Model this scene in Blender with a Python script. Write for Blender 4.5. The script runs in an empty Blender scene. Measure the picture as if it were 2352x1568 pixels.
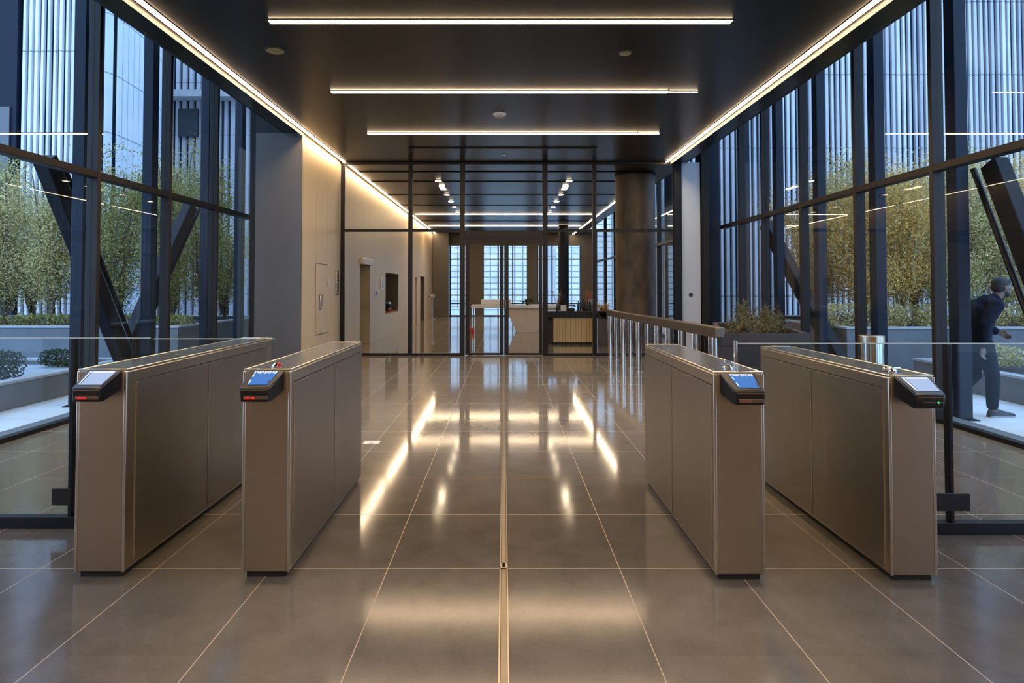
import bpy, bmesh, math, random
from mathutils import Vector, Matrix
C = bpy.context.scene.collection
PI = math.pi
R = random.Random(7)

# ------------------------------------------------------------------ materials
def newmat(name):
    m = bpy.data.materials.new(name); m.use_nodes = True
    nt = m.node_tree
    return m, nt, nt.nodes['Principled BSDF'], nt.nodes['Material Output']

def N(nt, typ, **kw):
    n = nt.nodes.new(typ)
    for k, v in kw.items():
        if k in n.inputs: n.inputs[k].default_value = v
        else: setattr(n, k, v)
    return n

def M_(nt, op, a, b=None, c=None):
    n = nt.nodes.new('ShaderNodeMath'); n.operation = op
    for i, v in enumerate((a, b, c)):
        if v is None: continue
        if isinstance(v, (int, float)): n.inputs[i].default_value = v
        else: nt.links.new(v, n.inputs[i])
    return n.outputs[0]

def pmat(name, col, rough=.5, metal=0., noise=0., nscale=6., bump=0., bscale=40., spec=.5, stretch=(1, 1, 1), coat=0., rvar=0.):
    """principled material with procedural colour variation, roughness variation and bump"""
    m, nt, p, out = newmat(name)
    p.inputs['Roughness'].default_value = rough
    p.inputs['Metallic'].default_value = metal
    p.inputs['Specular IOR Level'].default_value = spec
    p.inputs['Coat Weight'].default_value = coat
    tc = N(nt, 'ShaderNodeTexCoord'); mp = N(nt, 'ShaderNodeMapping')
    mp.inputs['Scale'].default_value = stretch
    nt.links.new(tc.outputs['Object'], mp.inputs['Vector'])
    nz = N(nt, 'ShaderNodeTexNoise', Scale=nscale, Detail=6.)
    nt.links.new(mp.outputs[0], nz.inputs['Vector'])
    r = N(nt, 'ShaderNodeValToRGB')
    a = [max(0, c * (1 - noise)) for c in col]; b = [min(1, c * (1 + noise)) for c in col]
    r.color_ramp.elements[0].color = (*a, 1); r.color_ramp.elements[1].color = (*b, 1)
    r.color_ramp.elements[0].position = .3; r.color_ramp.elements[1].position = .7
    nt.links.new(nz.outputs['Fac'], r.inputs['Fac'])
    nt.links.new(r.outputs[0], p.inputs['Base Color'])
    if rvar:
        rr = M_(nt, 'MULTIPLY_ADD', nz.outputs['Fac'], rvar, rough - rvar * .5)
        nt.links.new(rr, p.inputs['Roughness'])
    if bump:
        nb = N(nt, 'ShaderNodeTexNoise', Scale=bscale, Detail=4.)
        nt.links.new(mp.outputs[0], nb.inputs['Vector'])
        bp = N(nt, 'ShaderNodeBump', Strength=bump, Distance=.01)
        nt.links.new(nb.outputs['Fac'], bp.inputs['Height'])
        nt.links.new(bp.outputs[0], p.inputs['Normal'])
    return m

def emat(name, col, s):
    m, nt, p, out = newmat(name)
    p.inputs['Base Color'].default_value = (.01, .01, .01, 1); p.inputs['Roughness'].default_value = .6; p.inputs['Specular IOR Level'].default_value = .2
    p.inputs['Emission Color'].default_value = (*col, 1)
    p.inputs['Emission Strength'].default_value = s
    if s < 10: m.cycles.emission_sampling = 'NONE'      # small screens and lamps glow but light nothing
    return m

def glassmat(name, tint=(.93, .96, .97), base=.04, rough=0.0, edge=.9):
    m, nt, p, out = newmat(name)
    nt.nodes.remove(p)
    lw = N(nt, 'ShaderNodeLayerWeight', Blend=.5)
    f5 = M_(nt, 'POWER', lw.outputs['Facing'], 5.)
    fac = M_(nt, 'MULTIPLY_ADD', f5, edge, base)
    tr = N(nt, 'ShaderNodeBsdfTransparent', Color=(*tint, 1))
    gl = N(nt, 'ShaderNodeBsdfGlossy', Color=(1, 1, 1, 1), Roughness=rough)
    mx = N(nt, 'ShaderNodeMixShader')
    nt.links.new(fac, mx.inputs[0]); nt.links.new(tr.outputs[0], mx.inputs[1]); nt.links.new(gl.outputs[0], mx.inputs[2])
    nt.links.new(mx.outputs[0], out.inputs['Surface'])
    return m

def linemask(nt, coord, period, offset, width):
    """1 on a thin line every period metres"""
    t = M_(nt, 'FRACT', M_(nt, 'DIVIDE', M_(nt, 'SUBTRACT', coord, offset - width / 2), period))
    return M_(nt, 'LESS_THAN', t, width / period)

def floormat():
    m, nt, p, out = newmat('polished stone tiles')
    tc = N(nt, 'ShaderNodeTexCoord'); sx = N(nt, 'ShaderNodeSeparateXYZ')
    nt.links.new(tc.outputs['Object'], sx.inputs[0])
    x, y = sx.outputs['X'], sx.outputs['Y']
    lx = linemask(nt, x, .606, 0., .0045)
    near = M_(nt, 'LESS_THAN', y, 3.45)
    ly1 = linemask(nt, y, 1.62, 3.414, .006)
    ly2 = linemask(nt, y, .80, 3.414, .006)
    ly = M_(nt, 'ADD', M_(nt, 'MULTIPLY', ly1, near), M_(nt, 'MULTIPLY', ly2, M_(nt, 'SUBTRACT', 1., near)))
    line = M_(nt, 'MINIMUM', M_(nt, 'ADD', lx, ly), 1.)
    # per tile tone
    fx = M_(nt, 'FLOOR', M_(nt, 'DIVIDE', x, .606)); fy = M_(nt, 'FLOOR', M_(nt, 'DIVIDE', M_(nt, 'SUBTRACT', y, 3.414), .80))
    cv = N(nt, 'ShaderNodeCombineXYZ'); nt.links.new(fx, cv.inputs[0]); nt.links.new(fy, cv.inputs[1])
    wn = N(nt, 'ShaderNodeTexWhiteNoise'); nt.links.new(cv.outputs[0], wn.inputs['Vector'])
    n1 = N(nt, 'ShaderNodeTexNoise', Scale=4.5, Detail=6., Roughness=.6); nt.links.new(tc.outputs['Object'], n1.inputs['Vector'])
    n2 = N(nt, 'ShaderNodeTexNoise', Scale=60., Detail=3.); nt.links.new(tc.outputs['Object'], n2.inputs['Vector'])
    v = M_(nt, 'MULTIPLY_ADD', n1.outputs['Fac'], .72, M_(nt, 'MULTIPLY', n2.outputs['Fac'], .28))
    v = M_(nt, 'ADD', v, M_(nt, 'MULTIPLY_ADD', wn.outputs['Value'], .12, -.06))
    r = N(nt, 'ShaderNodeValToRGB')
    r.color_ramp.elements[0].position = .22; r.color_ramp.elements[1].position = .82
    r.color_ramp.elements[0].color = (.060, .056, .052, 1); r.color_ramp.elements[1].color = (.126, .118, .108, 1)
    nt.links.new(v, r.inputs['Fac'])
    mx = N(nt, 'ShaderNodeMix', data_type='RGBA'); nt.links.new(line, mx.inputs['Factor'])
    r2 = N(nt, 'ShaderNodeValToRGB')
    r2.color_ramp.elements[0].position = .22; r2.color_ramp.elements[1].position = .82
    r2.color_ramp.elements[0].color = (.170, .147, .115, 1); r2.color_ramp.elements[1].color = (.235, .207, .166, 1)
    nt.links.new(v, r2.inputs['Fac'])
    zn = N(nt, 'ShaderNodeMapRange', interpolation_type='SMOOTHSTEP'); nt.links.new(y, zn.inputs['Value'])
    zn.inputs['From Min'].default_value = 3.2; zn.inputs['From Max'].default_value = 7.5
    m0 = N(nt, 'ShaderNodeMix', data_type='RGBA'); nt.links.new(zn.outputs[0], m0.inputs['Factor'])  # lighter beyond the gates: grazing sheen of the floor put into the colour
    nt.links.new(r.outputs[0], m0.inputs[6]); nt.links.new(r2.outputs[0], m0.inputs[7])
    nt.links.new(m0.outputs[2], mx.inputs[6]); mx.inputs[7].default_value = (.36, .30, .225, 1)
    nt.links.new(mx.outputs[2], p.inputs['Base Color'])
    n5 = N(nt, 'ShaderNodeTexNoise', Scale=2.4, Detail=2.); nt.links.new(tc.outputs['Object'], n5.inputs['Vector'])
    n4 = N(nt, 'ShaderNodeTexNoise', Scale=1.1, Detail=5.); nt.links.new(tc.outputs['Object'], n4.inputs['Vector'])
    # roughness: honed before the gates, polished beyond them
    hone = N(nt, 'ShaderNodeMapRange'); nt.links.new(y, hone.inputs['Value'])
    hone.inputs['From Min'].default_value = 3.4; hone.inputs['From Max'].default_value = 6.5
    hone.inputs['To Min'].default_value = .112; hone.inputs['To Max'].default_value = .07
    front = M_(nt, 'LESS_THAN', y, 3.414)
    rg = M_(nt, 'MULTIPLY_ADD', front, .128, M_(nt, 'MULTIPLY', M_(nt, 'SUBTRACT', 1., front), hone.outputs[0]))
    rg = M_(nt, 'ADD', M_(nt, 'MULTIPLY_ADD', n4.outputs['Fac'], .03, -.015), rg)
    rg = M_(nt, 'ADD', rg, M_(nt, 'MULTIPLY', line, .3))
    rg = M_(nt, 'MAXIMUM', rg, .05)
    nt.links.new(rg, p.inputs['Roughness'])
    p.inputs['Specular IOR Level'].default_value = .5
    bp = N(nt, 'ShaderNodeBump', Strength=.045, Distance=.004)
    h = M_(nt, 'MULTIPLY', n5.outputs['Fac'], 2.0)
    nt.links.new(h, bp.inputs['Height'])
    nt.links.new(bp.outputs[0], p.inputs['Normal'])
    return m

def seammat(name, col, rough, metal, seams, seamcol, noise=.08, spec=.5, isl=0.):
    """panel cladding; seams = [(axis, period, offset, width)]"""
    m, nt, p, out = newmat(name)
    tc = N(nt, 'ShaderNodeTexCoord'); sx = N(nt, 'ShaderNodeSeparateXYZ')
    nt.links.new(tc.outputs['Object'], sx.inputs[0])
    tot = None
    for ax, per, off, w in seams:
        l = linemask(nt, sx.outputs[ax], per, off, w)
        tot = l if tot is None else M_(nt, 'MAXIMUM', tot, l)
    nz = N(nt, 'ShaderNodeTexNoise', Scale=1.3, Detail=5.); nt.links.new(tc.outputs['Object'], nz.inputs['Vector'])
    r = N(nt, 'ShaderNodeValToRGB'); r.color_ramp.elements[0].position = .3; r.color_ramp.elements[1].position = .7
    r.color_ramp.elements[0].color = (*[c * (1 - noise) for c in col], 1); r.color_ramp.elements[1].color = (*[c * (1 + noise) for c in col], 1)
    nt.links.new(nz.outputs['Fac'], r.inputs['Fac'])
    mx = N(nt, 'ShaderNodeMix', data_type='RGBA'); nt.links.new(tot, mx.inputs['Factor'])
    nt.links.new(r.outputs[0], mx.inputs[6]); mx.inputs[7].default_value = (*seamcol, 1)
    nt.links.new(mx.outputs[2], p.inputs['Base Color'])
    if isl:      # brightness differs at random from fin to fin
        g = N(nt, 'ShaderNodeNewGeometry'); hv = N(nt, 'ShaderNodeHueSaturation')
        nt.links.new(M_(nt, 'MULTIPLY_ADD', g.outputs['Random Per Island'], isl, 1. - isl), hv.inputs['Value'])
        nt.links.new(mx.outputs[2], hv.inputs['Color']); nt.links.new(hv.outputs[0], p.inputs['Base Color'])
    p.inputs['Roughness'].default_value = rough; p.inputs['Metallic'].default_value = metal
    p.inputs['Specular IOR Level'].default_value = spec
    return m

def leafmat(name, c0, c1):
    m, nt, p, out = newmat(name)
    g = N(nt, 'ShaderNodeNewGeometry')
    r = N(nt, 'ShaderNodeValToRGB'); r.color_ramp.elements[0].color = (*c0, 1); r.color_ramp.elements[1].color = (*c1, 1)
    nt.links.new(g.outputs['Random Per Island'], r.inputs['Fac'])
    nt.links.new(r.outputs[0], p.inputs['Base Color']); p.inputs['Roughness'].default_value = .55
    tl = N(nt, 'ShaderNodeBsdfTranslucent'); nt.links.new(r.outputs[0], tl.inputs['Color'])
    mx = N(nt, 'ShaderNodeMixShader'); mx.inputs[0].default_value = .35
    nt.links.new(p.outputs[0], mx.inputs[1]); nt.links.new(tl.outputs[0], mx.inputs[2])
    nt.links.new(mx.outputs[0], out.inputs['Surface'])
    return m

MT = {}
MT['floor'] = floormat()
MT['ceiling'] = seammat('dark metal ceiling panels', (.011, .0102, .0095), .30, .0, [(0, 1.22, -.68, .010), (1, 2.42, 6.535, .010)], (.001, .001, .001), spec=.28)
MT['fascia'] = pmat('dark soffit paint', (.006, .006, .0065), .6)
MT['wallpanel'] = seammat('beige metal wall panels', (.54, .42, .245), .42, .0, [(1, .8, 12.2, .008)], (.12, .09, .06), noise=.04)
MT['greypanel'] = seammat('grey wall panels', (.092, .083, .070), .45, .05, [(2, 1.38, .30, .008)], (.06, .055, .05), noise=.04)
MT['backwall'] = seammat('warm rear wall panels', (.37, .33, .28), .5, .0, [(0, 1.2, 0., .008)], (.1, .08, .06))
MT['frame'] = pmat('bronze anodised frame', (.016, .012, .009), .45, .0, spec=.25, noise=.1)
MT['framedark'] = pmat('black steel frame', (.006, .0058, .006), .45, .0, spec=.25)
MT['navy'] = pmat('navy painted steel', (.007, .012, .023), .5, .0, spec=.2, noise=.1)
MT['brace'] = pmat('dark painted steel brace', (.007, .007, .009), .55, .0, spec=.2, noise=.15, bump=.1, bscale=15)
MT['glass'] = glassmat('window glass', (.93, .968, .98), .009, 0., .55)
MT['glassint'] = glassmat('partition glass', (.955, .96, .955), .0, 0., .0)
MT['flap'] = glassmat('barrier glass', (.95, .98, .985), .012)
MT['glassedge'] = pmat('polished glass edge', (.45, .55, .56), .25)
MT['steel'] = pmat('brushed stainless steel', (.55, .49, .41), .30, 1., noise=.02, nscale=3., bump=.015, bscale=30, stretch=(2, 2, 60), rvar=.08)
MT['steelside'] = pmat('satin stainless side panel', (.38, .34, .29), .36, 1., noise=.05, nscale=2., bump=.03, bscale=30, stretch=(40, 2, 2), rvar=.06)
MT['chrome'] = pmat('polished chrome', (.78, .74, .68), .09, 1.)
MT['bead'] = pmat('bright steel trim', (.80, .74, .65), .22, 1.)
MT['lid'] = pmat('grey brushed lid', (.10, .115, .13), .20, .2, spec=.8, noise=.06, nscale=3, stretch=(40, 2, 2), rvar=.08)
MT['blacktop'] = pmat('smoked glass cover', (.045, .05, .055), .10, .0, spec=.9, coat=.3)
MT['plinth'] = pmat('black rubber plinth', (.012, .012, .012), .6)
MT['blackplastic'] = pmat('black plastic', (.010, .010, .011), .28, 0., bump=.03, bscale=200)
MT['strip'] = emat('warm light strip', (1., .71, .43), 60.)
MT['strip_far'] = emat('warm light strip far', (1., .73, .46), 58.)
MT['spot'] = emat('warm downlight', (1., .78, .52), 30.)
MT['spotdim'] = emat('dim downlight', (.012, .010, .004), 6.)
MT['spotring'] = pmat('downlight ring', (.06, .055, .05), .4, .5)
MT['white'] = pmat('white plastic', (.72, .70, .66), .4)
MT['whitewall'] = pmat('white pillar paint', (.47, .52, .57), .5, noise=.02)
MT['brass'] = pmat('brass inlay', (.62, .52, .36), .24, 1., noise=.08)
MT['inlay'] = pmat('bronze floor insert', (.30, .26, .205), .42, .8, noise=.1)
MT['inlay_edge'] = pmat('floor strip edge', (.55, .49, .40), .3, 1.)
MT['bronzecol'] = pmat('patinated bronze column', (.088, .063, .039), .55, .0, noise=.6, nscale=2.6, stretch=(1.6, 1.6, .6), bump=.06, bscale=8, rvar=.15)
MT['rail'] = pmat('bronze handrail', (.17, .135, .095), .38, .85, noise=.08)
MT['planter'] = pmat('dark bronze planter', (.034, .025, .018), .5, .0, noise=.12)
MT['soil'] = pmat('soil', (.035, .025, .018), .9, noise=.4, nscale=30, bump=.5)
MT['concrete'] = pmat('grey render', (.135, .14, .15), .8, noise=.12, nscale=3, bump=.1)
MT['paleconcrete'] = pmat('pale stone coping', (.36, .37, .38), .7, noise=.1, nscale=4)
MT['paving'] = seammat('pale paving slabs', (.66, .68, .70), .55, 0., [(1, .42, .1, .007), (0, 1.2, .2, .007)], (.30, .32, .34), noise=.12)
MT['slat'] = seammat('pale facade fins', (.56, .57, .62), .5, .0, [(2, 2.3, 1.2, .03)], (.2, .21, .24), noise=.10, isl=.45)
MT['slatwhite'] = seammat('bright facade fins', (.82, .82, .86), .45, 0., [(2, 2.3, 1.2, .03)], (.3, .31, .34), noise=.05, isl=.35)
MT['panelwhite'] = seammat('pale curved cladding', (.56, .62, .70), .45, 0., [(2, 1.75, .75, .035)], (.22, .25, .3), noise=.06)
MT['backing'] = pmat('dark facade backing', (.030, .042, .062), .7, noise=.2)
MT['grid'] = seammat('pale tower cladding', (.95, .88, .78), .5, .0, [(2, .42, .1, .07), (0, .58, .2, .09)], (.30, .33, .34), noise=.15)
MT['leafgreen'] = leafmat('green leaves', (.15, .14, .035), (.52, .47, .14))
MT['leafpale'] = leafmat('pale leaves', (.30, .25, .09), (.80, .68, .30))
MT['leafgold'] = leafmat('golden leaves', (.38, .22, .05), (.90, .62, .17))
MT['leafdark'] = leafmat('hedge leaves', (.018, .035, .010), (.055, .085, .025))
MT['leafshrub'] = leafmat('shrub leaves', (.045, .05, .018), (.19, .17, .065))
MT['bark'] = pmat('bark', (.13, .10, .075), .8, noise=.35, nscale=12, bump=.4)
MT['barkpale'] = pmat('pale bark', (.30, .25, .17), .8, noise=.3, nscale=12, bump=.4)
MT['cream'] = pmat('cream stone desk', (.62, .50, .37), .35, noise=.05)
MT['creamtop'] = pmat('white stone counter', (.80, .76, .68), .2)
MT['wood'] = seammat('vertical oak slats', (.62, .44, .21), .45, 0., [(0, .07, 0., .009)], (.22, .14, .06), noise=.15)
MT['darkwood'] = pmat('dark stone worktop', (.02, .02, .022), .25)
MT['doorbrown'] = pmat('brown door', (.10, .065, .038), .4)
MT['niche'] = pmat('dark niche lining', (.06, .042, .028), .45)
MT['scr_pale'] = emat('pale screen', (.50, .66, 1.), .78)
MT['scr_blue'] = emat('blue screen', (.03, .20, .62), .95)
MT['scr_text'] = emat('screen text', (.9, .92, 1.), .95)
MT['scr_dark'] = emat('screen marks', (.10, .14, .26), .5)
MT['led_red'] = emat('red display', (1., .03, .03), .9)
MT['led_dim'] = emat('dim red display', (.28, .07, .04), .7)
MT['led_green'] = emat('green lamp', (.05, 1., .12), 1.2)
MT['smoked'] = pmat('smoked display window', (.10, .075, .06), .15)
MT['redplastic'] = pmat('red plastic', (.55, .03, .03), .3)
MT['terracotta'] = pmat('rust red card', (.32, .10, .05), .6)
MT['ceramic'] = pmat('speckled ceramic', (.45, .42, .35), .5, noise=.5, nscale=60)
MT['darkglass'] = pmat('dark bottle glass', (.012, .014, .012), .12)
MT['twig'] = pmat('dry twigs', (.22, .13, .07), .8)
MT['skin'] = pmat('skin', (.15, .085, .055), .55, noise=.08)
MT['hair'] = pmat('short dark hair', (.016, .014, .013), .7, bump=.4, bscale=180)
MT['jacket'] = pmat('navy jacket cloth', (.006, .009, .019), .85, noise=.2, spec=.15, bump=.25, bscale=30)
MT['trousers'] = pmat('dark navy trousers', (.006, .009, .017), .85, spec=.15, noise=.2, bump=.2, bscale=30)
MT['shoe'] = pmat('black leather', (.012, .012, .014), .4)
MT['sole'] = pmat('pale sole', (.35, .36, .37), .6)

# ------------------------------------------------------------------ mesh builder
class MB:
    def __init__(s): s.v = []; s.f = []
    def box(s, x0, x1, y0, y1, z0, z1):
        b = len(s.v)
        s.v += [(x, y, z) for z in (z0, z1) for y in (y0, y1) for x in (x0, x1)]
        s.f += [tuple(b + i for i in q) for q in ((0, 2, 3, 1), (4, 5, 7, 6), (0, 1, 5, 4), (2, 6, 7, 3), (0, 4, 6, 2), (1, 3, 7, 5))]
        return s
    def prism(s, poly, fn0, fn1):
        """poly: 2-D outline; fn0/fn1 map (u,v) to the 3-D points of both ends"""
        b = len(s.v); n = len(poly)
        s.v += [fn0(*p) for p in poly] + [fn1(*p) for p in poly]
        s.f.append(tuple(b + i for i in reversed(range(n)))); s.f.append(tuple(b + n + i for i in range(n)))
        for i in range(n):
            j = (i + 1) % n; s.f.append((b + i, b + j, b + n + j, b + n + i))
        return s
    def vprism(s, poly, z0, z1):
        return s.prism(poly, lambda u, v: (u, v, z0), lambda u, v: (u, v, z1))
    def lathe(s, prof, c=(0, 0, 0), n=24, axis='z'):
        """prof: [(r, h)] from bottom to top, closed with caps"""
        b = len(s.v)
        for r, h in prof:
            for i in range(n):
                a = 2 * PI * i / n; p = (r * math.cos(a), r * math.sin(a), h)
                if axis == 'y': p = (p[0], h, p[1])
                if axis == 'x': p = (h, p[0], p[1])
                s.v.append((c[0] + p[0], c[1] + p[1], c[2] + p[2]))
        for k in range(len(prof) - 1):
            for i in range(n):
                j = (i + 1) % n
                s.f.append((b + k * n + i, b + k * n + j, b + (k + 1) * n + j, b + (k + 1) * n + i))
        s.f.append(tuple(b + i for i in reversed(range(n)))); e = b + (len(prof) - 1) * n
        s.f.append(tuple(e + i for i in range(n)))
        return s
    def tube(s, pts, rad, n=8):
        """round tube through pts; rad one radius or a list"""
        pts = [Vector(p) for p in pts]; b = len(s.v)
        rad = rad if isinstance(rad, (list, tuple)) else [rad] * len(pts)
        u = None
        for k, p in enumerate(pts):
            d = (pts[min(k + 1, len(pts) - 1)] - pts[max(k - 1, 0)]).normalized()
            if u is None: u = d.cross(Vector((0, 0, 1)) if abs(d.z) < .9 else Vector((1, 0, 0)))
            u = (u - d * u.dot(d)).normalized(); w = d.cross(u)     # carried along, so the tube never twists
            for i in range(n):
                a = 2 * PI * i / n; s.v.append(tuple(p + (u * math.cos(a) + w * math.sin(a)) * rad[k]))
        for k in range(len(pts) - 1):
            for i in range(n):
                j = (i + 1) % n; s.f.append((b + k * n + i, b + k * n + j, b + (k + 1) * n + j, b + (k + 1) * n + i))
        s.f.append(tuple(b + i for i in reversed(range(n)))); e = b + (len(pts) - 1) * n
        s.f.append(tuple(e + i for i in range(n)))
        return s
    def beam(s, p, q, w, h):
        """rectangular bar p -> q, w across (horizontal), h the other way"""
        p, q = Vector(p), Vector(q); d = (q - p).normalized()
        u = d.cross(Vector((0, 0, 1)) if abs(d.z) < .99 else Vector((0, 1, 0))).normalized() * (w / 2); t = d.cross(u).normalized() * (h / 2)
        b = len(s.v)
        for o in (p, q): s.v += [tuple(o - u - t), tuple(o + u - t), tuple(o + u + t), tuple(o - u + t)]
        s.f += [tuple(b + i for i in k) for k in ((3, 2, 1, 0), (4, 5, 6, 7), (0, 1, 5, 4), (1, 2, 6, 5), (2, 3, 7, 6), (3, 0, 4, 7))]
        return s
    def leaf(s, c, nrm, size, rnd):
        """a small folded leaf: two triangles meeting along the midrib"""
        n = Vector(nrm).normalized(); u = n.orthogonal().normalized()
        a = rnd.random() * 2 * PI; u = (Matrix.Rotation(a, 3, n) @ u); w = n.cross(u)
        c = Vector(c); b = len(s.v)
        s.v += [tuple(c - u * size), tuple(c + w * size * .55 + n * size * .2), tuple(c + u * size), tuple(c - w * size * .55 + n * size * .2)]
        s.f += [(b, b + 1, b + 2), (b, b + 2, b + 3)]
        return s
    def build(s, name, mat, parent=None, loc=None, bevel=0., smooth=False, seg=2):
        me = bpy.data.meshes.new(name); me.from_pydata(s.v, [], s.f); me.validate(); me.update()
        o = bpy.data.objects.new(name, me); C.objects.link(o)
        me.materials.append(MT[mat] if isinstance(mat, str) else mat)
        if bevel:
            md = o.modifiers.new('bevel', 'BEVEL'); md.width = bevel; md.segments = seg; md.limit_method = 'ANGLE'; md.angle_limit = .6
        if smooth or bevel:
            me.polygons.foreach_set('use_smooth', [True] * len(me.polygons)); me.set_sharp_from_angle(angle=.7)
        if parent is not None: o.parent = parent
        if loc is not None: o.location = loc
        return o

def box(*a): return MB().box(*a)

def tag(o, label, cat, group=None, kind=None):
    o['label'] = label; o['category'] = cat
    if group: o['group'] = group
    if kind: o['kind'] = kind
    return o

def empty(name, loc, label, cat, group=None, kind=None, rz=0.):
    o = bpy.data.objects.new(name, None); C.objects.link(o); o.location = loc; o.rotation_euler.z = rz
    o.empty_display_size = .1
    return tag(o, label, cat, group, kind)

def copy_tree(o, parent=None):
    c = o.copy(); C.objects.link(c)
    if parent is not None: c.parent = parent
    for ch in list(o.children): copy_tree(ch, c)
    return c

def struct(name, mb, mat, label, cat, **kw):
    return tag(mb.build(name, mat, **kw), label, cat, None, 'structure')

ORD = ['first', 'second', 'third', 'fourth', 'fifth', 'sixth', 'seventh', 'eighth', 'ninth', 'tenth', 'eleventh', 'twelfth', 'thirteenth', 'fourteenth', 'fifteenth', 'sixteenth']
GX = 4.75            # glazing planes at x = -GX and +GX
CZ = 4.20            # ceiling
PY = 14.0            # glass partition
YB = 33.0            # far end of the hall

# ------------------------------------------------------------------ shell
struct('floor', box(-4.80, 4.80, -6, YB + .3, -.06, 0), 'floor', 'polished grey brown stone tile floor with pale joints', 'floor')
struct('ceiling', box(-3.86, 3.98, -6, YB + .3, CZ, CZ + .12), 'ceiling', 'black metal panel ceiling over the lobby', 'ceiling')
fx = MB(); fx.box(-3.90, -3.86, -6, YB, CZ, 5.5); fx.box(3.98, 4.02, -6, YB, CZ, 5.5)
fx.box(-5.0, -3.86, -6, YB, 5.5, 5.62); fx.box(3.98, 5.0, -6, YB, 5.5, 5.62); fx.box(-3.86, 3.98, -6, YB, 5.5, 5.62)
struct('trim_1', fx, 'fascia', 'dark bulkhead and roof edge above the ceiling', 'bulkhead')
struct('wall_back', box(-4.8, 4.8, -6.2, -6, 0, 5.5), 'backwall', 'warm panelled wall at the entrance end', 'wall')
sw = MB(); sw.box(-4.85, -4.70, -6, 1.2, 0, 5.5); sw.box(4.70, 4.85, -6, .9, 0, 5.5)  # unseen, carried forward to keep blue daylight off the gate fronts
struct('wall_entrance', sw, 'backwall', 'unseen side walls of the entrance end, extended to keep daylight out', 'wall')

# left wall with its openings
WX0, WX1 = -4.38, -3.56
w = MB()
w.box(WX0, WX1, 11.36, 15.97, 0, CZ); w.box(WX0, WX1, 15.97, 17.16, 2.07, CZ); w.box(WX0, WX1, 17.16, 19.43, 0, CZ)
w.box(WX0, WX1, 19.43, 21.80, 0, .66); w.box(WX0, WX1, 19.43, 21.80, 1.92, CZ); w.box(WX0, WX1, 21.80, 25.85, 0, CZ)
w.box(WX0, WX1, 25.85, 26.45, 1.88, CZ); w.box(WX0, WX1, 26.45, 27.5, 0, CZ); w.box(WX0, WX1, 27.5, 29.0, 1.95, CZ); w.box(WX0, WX1, 29.0, YB, 0, CZ)
struct('wall_left', w, 'wallpanel', 'beige metal panelled wall washed by the ceiling strip', 'wall')
struct('wall_end', box(WX0, WX1 - .004, 11.325, 11.36, 0, CZ), 'greypanel', 'grey panelled end face of the beige wall', 'wall')
struct('trim_2', box(WX0 - .10, WX0 - .005, 11.34, 12.2, 0, 5.5), 'frame', 'bronze trim between glazing and grey wall end', 'trim')
struct('trim_3', box(WX0, WX1, 11.33, YB, CZ, 5.5), 'fascia', 'dark bulkhead above the beige wall', 'bulkhead')
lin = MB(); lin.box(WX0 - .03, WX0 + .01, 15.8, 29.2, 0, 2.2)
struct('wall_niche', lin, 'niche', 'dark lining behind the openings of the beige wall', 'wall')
struct('baseboard_left', box(WX1, WX1 + .012, 11.4, 15.9, 0, .05), 'greypanel', 'low skirting along the near part of the beige wall', 'baseboard')

# pillar and jambs on the right of the partition
struct('wall_pillar', box(3.86, 4.28, PY, PY + .5, 0, CZ), 'whitewall', 'white pillar between partition and right glazing', 'pillar')
struct('trim_4', box(4.30, 4.46, PY - .04, PY + .4, 0, 5.5), 'frame', 'bronze jamb beside the white pillar', 'trim')
struct('trim_5', box(4.46, 4.72, PY + .1, PY + .5, 0, 5.5), 'navy', 'navy end panel of the right glazing', 'trim')

# ------------------------------------------------------------------ side glazing bays
def bay(n, side, y0, y1, label, upper=True):
    """one bay: mullion at y0, lower and upper pane, transom, kerb"""
    s = side
    t = empty('window_%d' % n, (s * GX, y0, 0), label, 'window', None, 'structure')
    L = y1 - y0
    ix = lambda a, b: (min(s * a, s * b), max(s * a, s * b))
    a, b = ix(-.06, .075)
    box(a, b, -.03, .03, .0, 5.5).build('mullion', 'frame', t, bevel=.004)
    a, b = ix(-.055, .06)
    box(a, b, .03, L - .03, 2.735, 2.815).build('transom', 'framedark', t, bevel=.004)
    a, b = ix(-.03, .05)
    box(a, b, .03, L - .03, 0, .045).build('sill', 'framedark', t)
    for nm, z0, z1 in (('lower_pane', .045, 2.735), ('upper_pane', 2.815, 5.48)):
        a, b = ix(.006, .016)
        box(a, b, .03, L - .03, z0, z1).build(nm, 'glass', t)
    return t

wn = 1
Lm = [1.2, 2.75, 4.30, 5.85, 7.45, 9.05, 10.55, 12.13]
vis = {5.85: 'glazing bay at the left edge before the first bronze mullion', 7.45: 'glazing bay between the first and second mullions of the left glazing, behind the diagonal brace foot',
       9.05: 'glazing bay of the left glazing with the rising brace behind it', 10.55: 'last glazing bay of the left glazing beside the grey wall end'}
for i in range(len(Lm) - 1):
    bay(wn, -1, Lm[i], Lm[i + 1], vis.get(Lm[i], '%s glazing bay from the entrance along the left side' % ORD[i])); wn += 1
Rm = [.9, 2.45, 4.0, 5.50, 7.05, 8.60, 10.18, 11.71, 12.85, 14.0]
vis = {5.50: 'glazing bay at the right edge behind the walking man', 7.05: 'glazing bay of the right glazing behind the chrome bollard',
       8.60: 'glazing bay of the right glazing in front of the golden tree', 10.18: 'glazing bay of the right glazing crossed by the dark brace',
       11.71: 'narrow glazing bay of the right glazing over the indoor planter', 12.85: 'last narrow glazing bay of the right glazing beside the navy end panel'}
for i in range(len(Rm) - 1):
    bay(wn, 1, Rm[i], Rm[i + 1], vis.get(Rm[i], '%s glazing bay from the entrance along the right side' % ORD[i])); wn += 1
y = 14.5; k = 0
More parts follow.
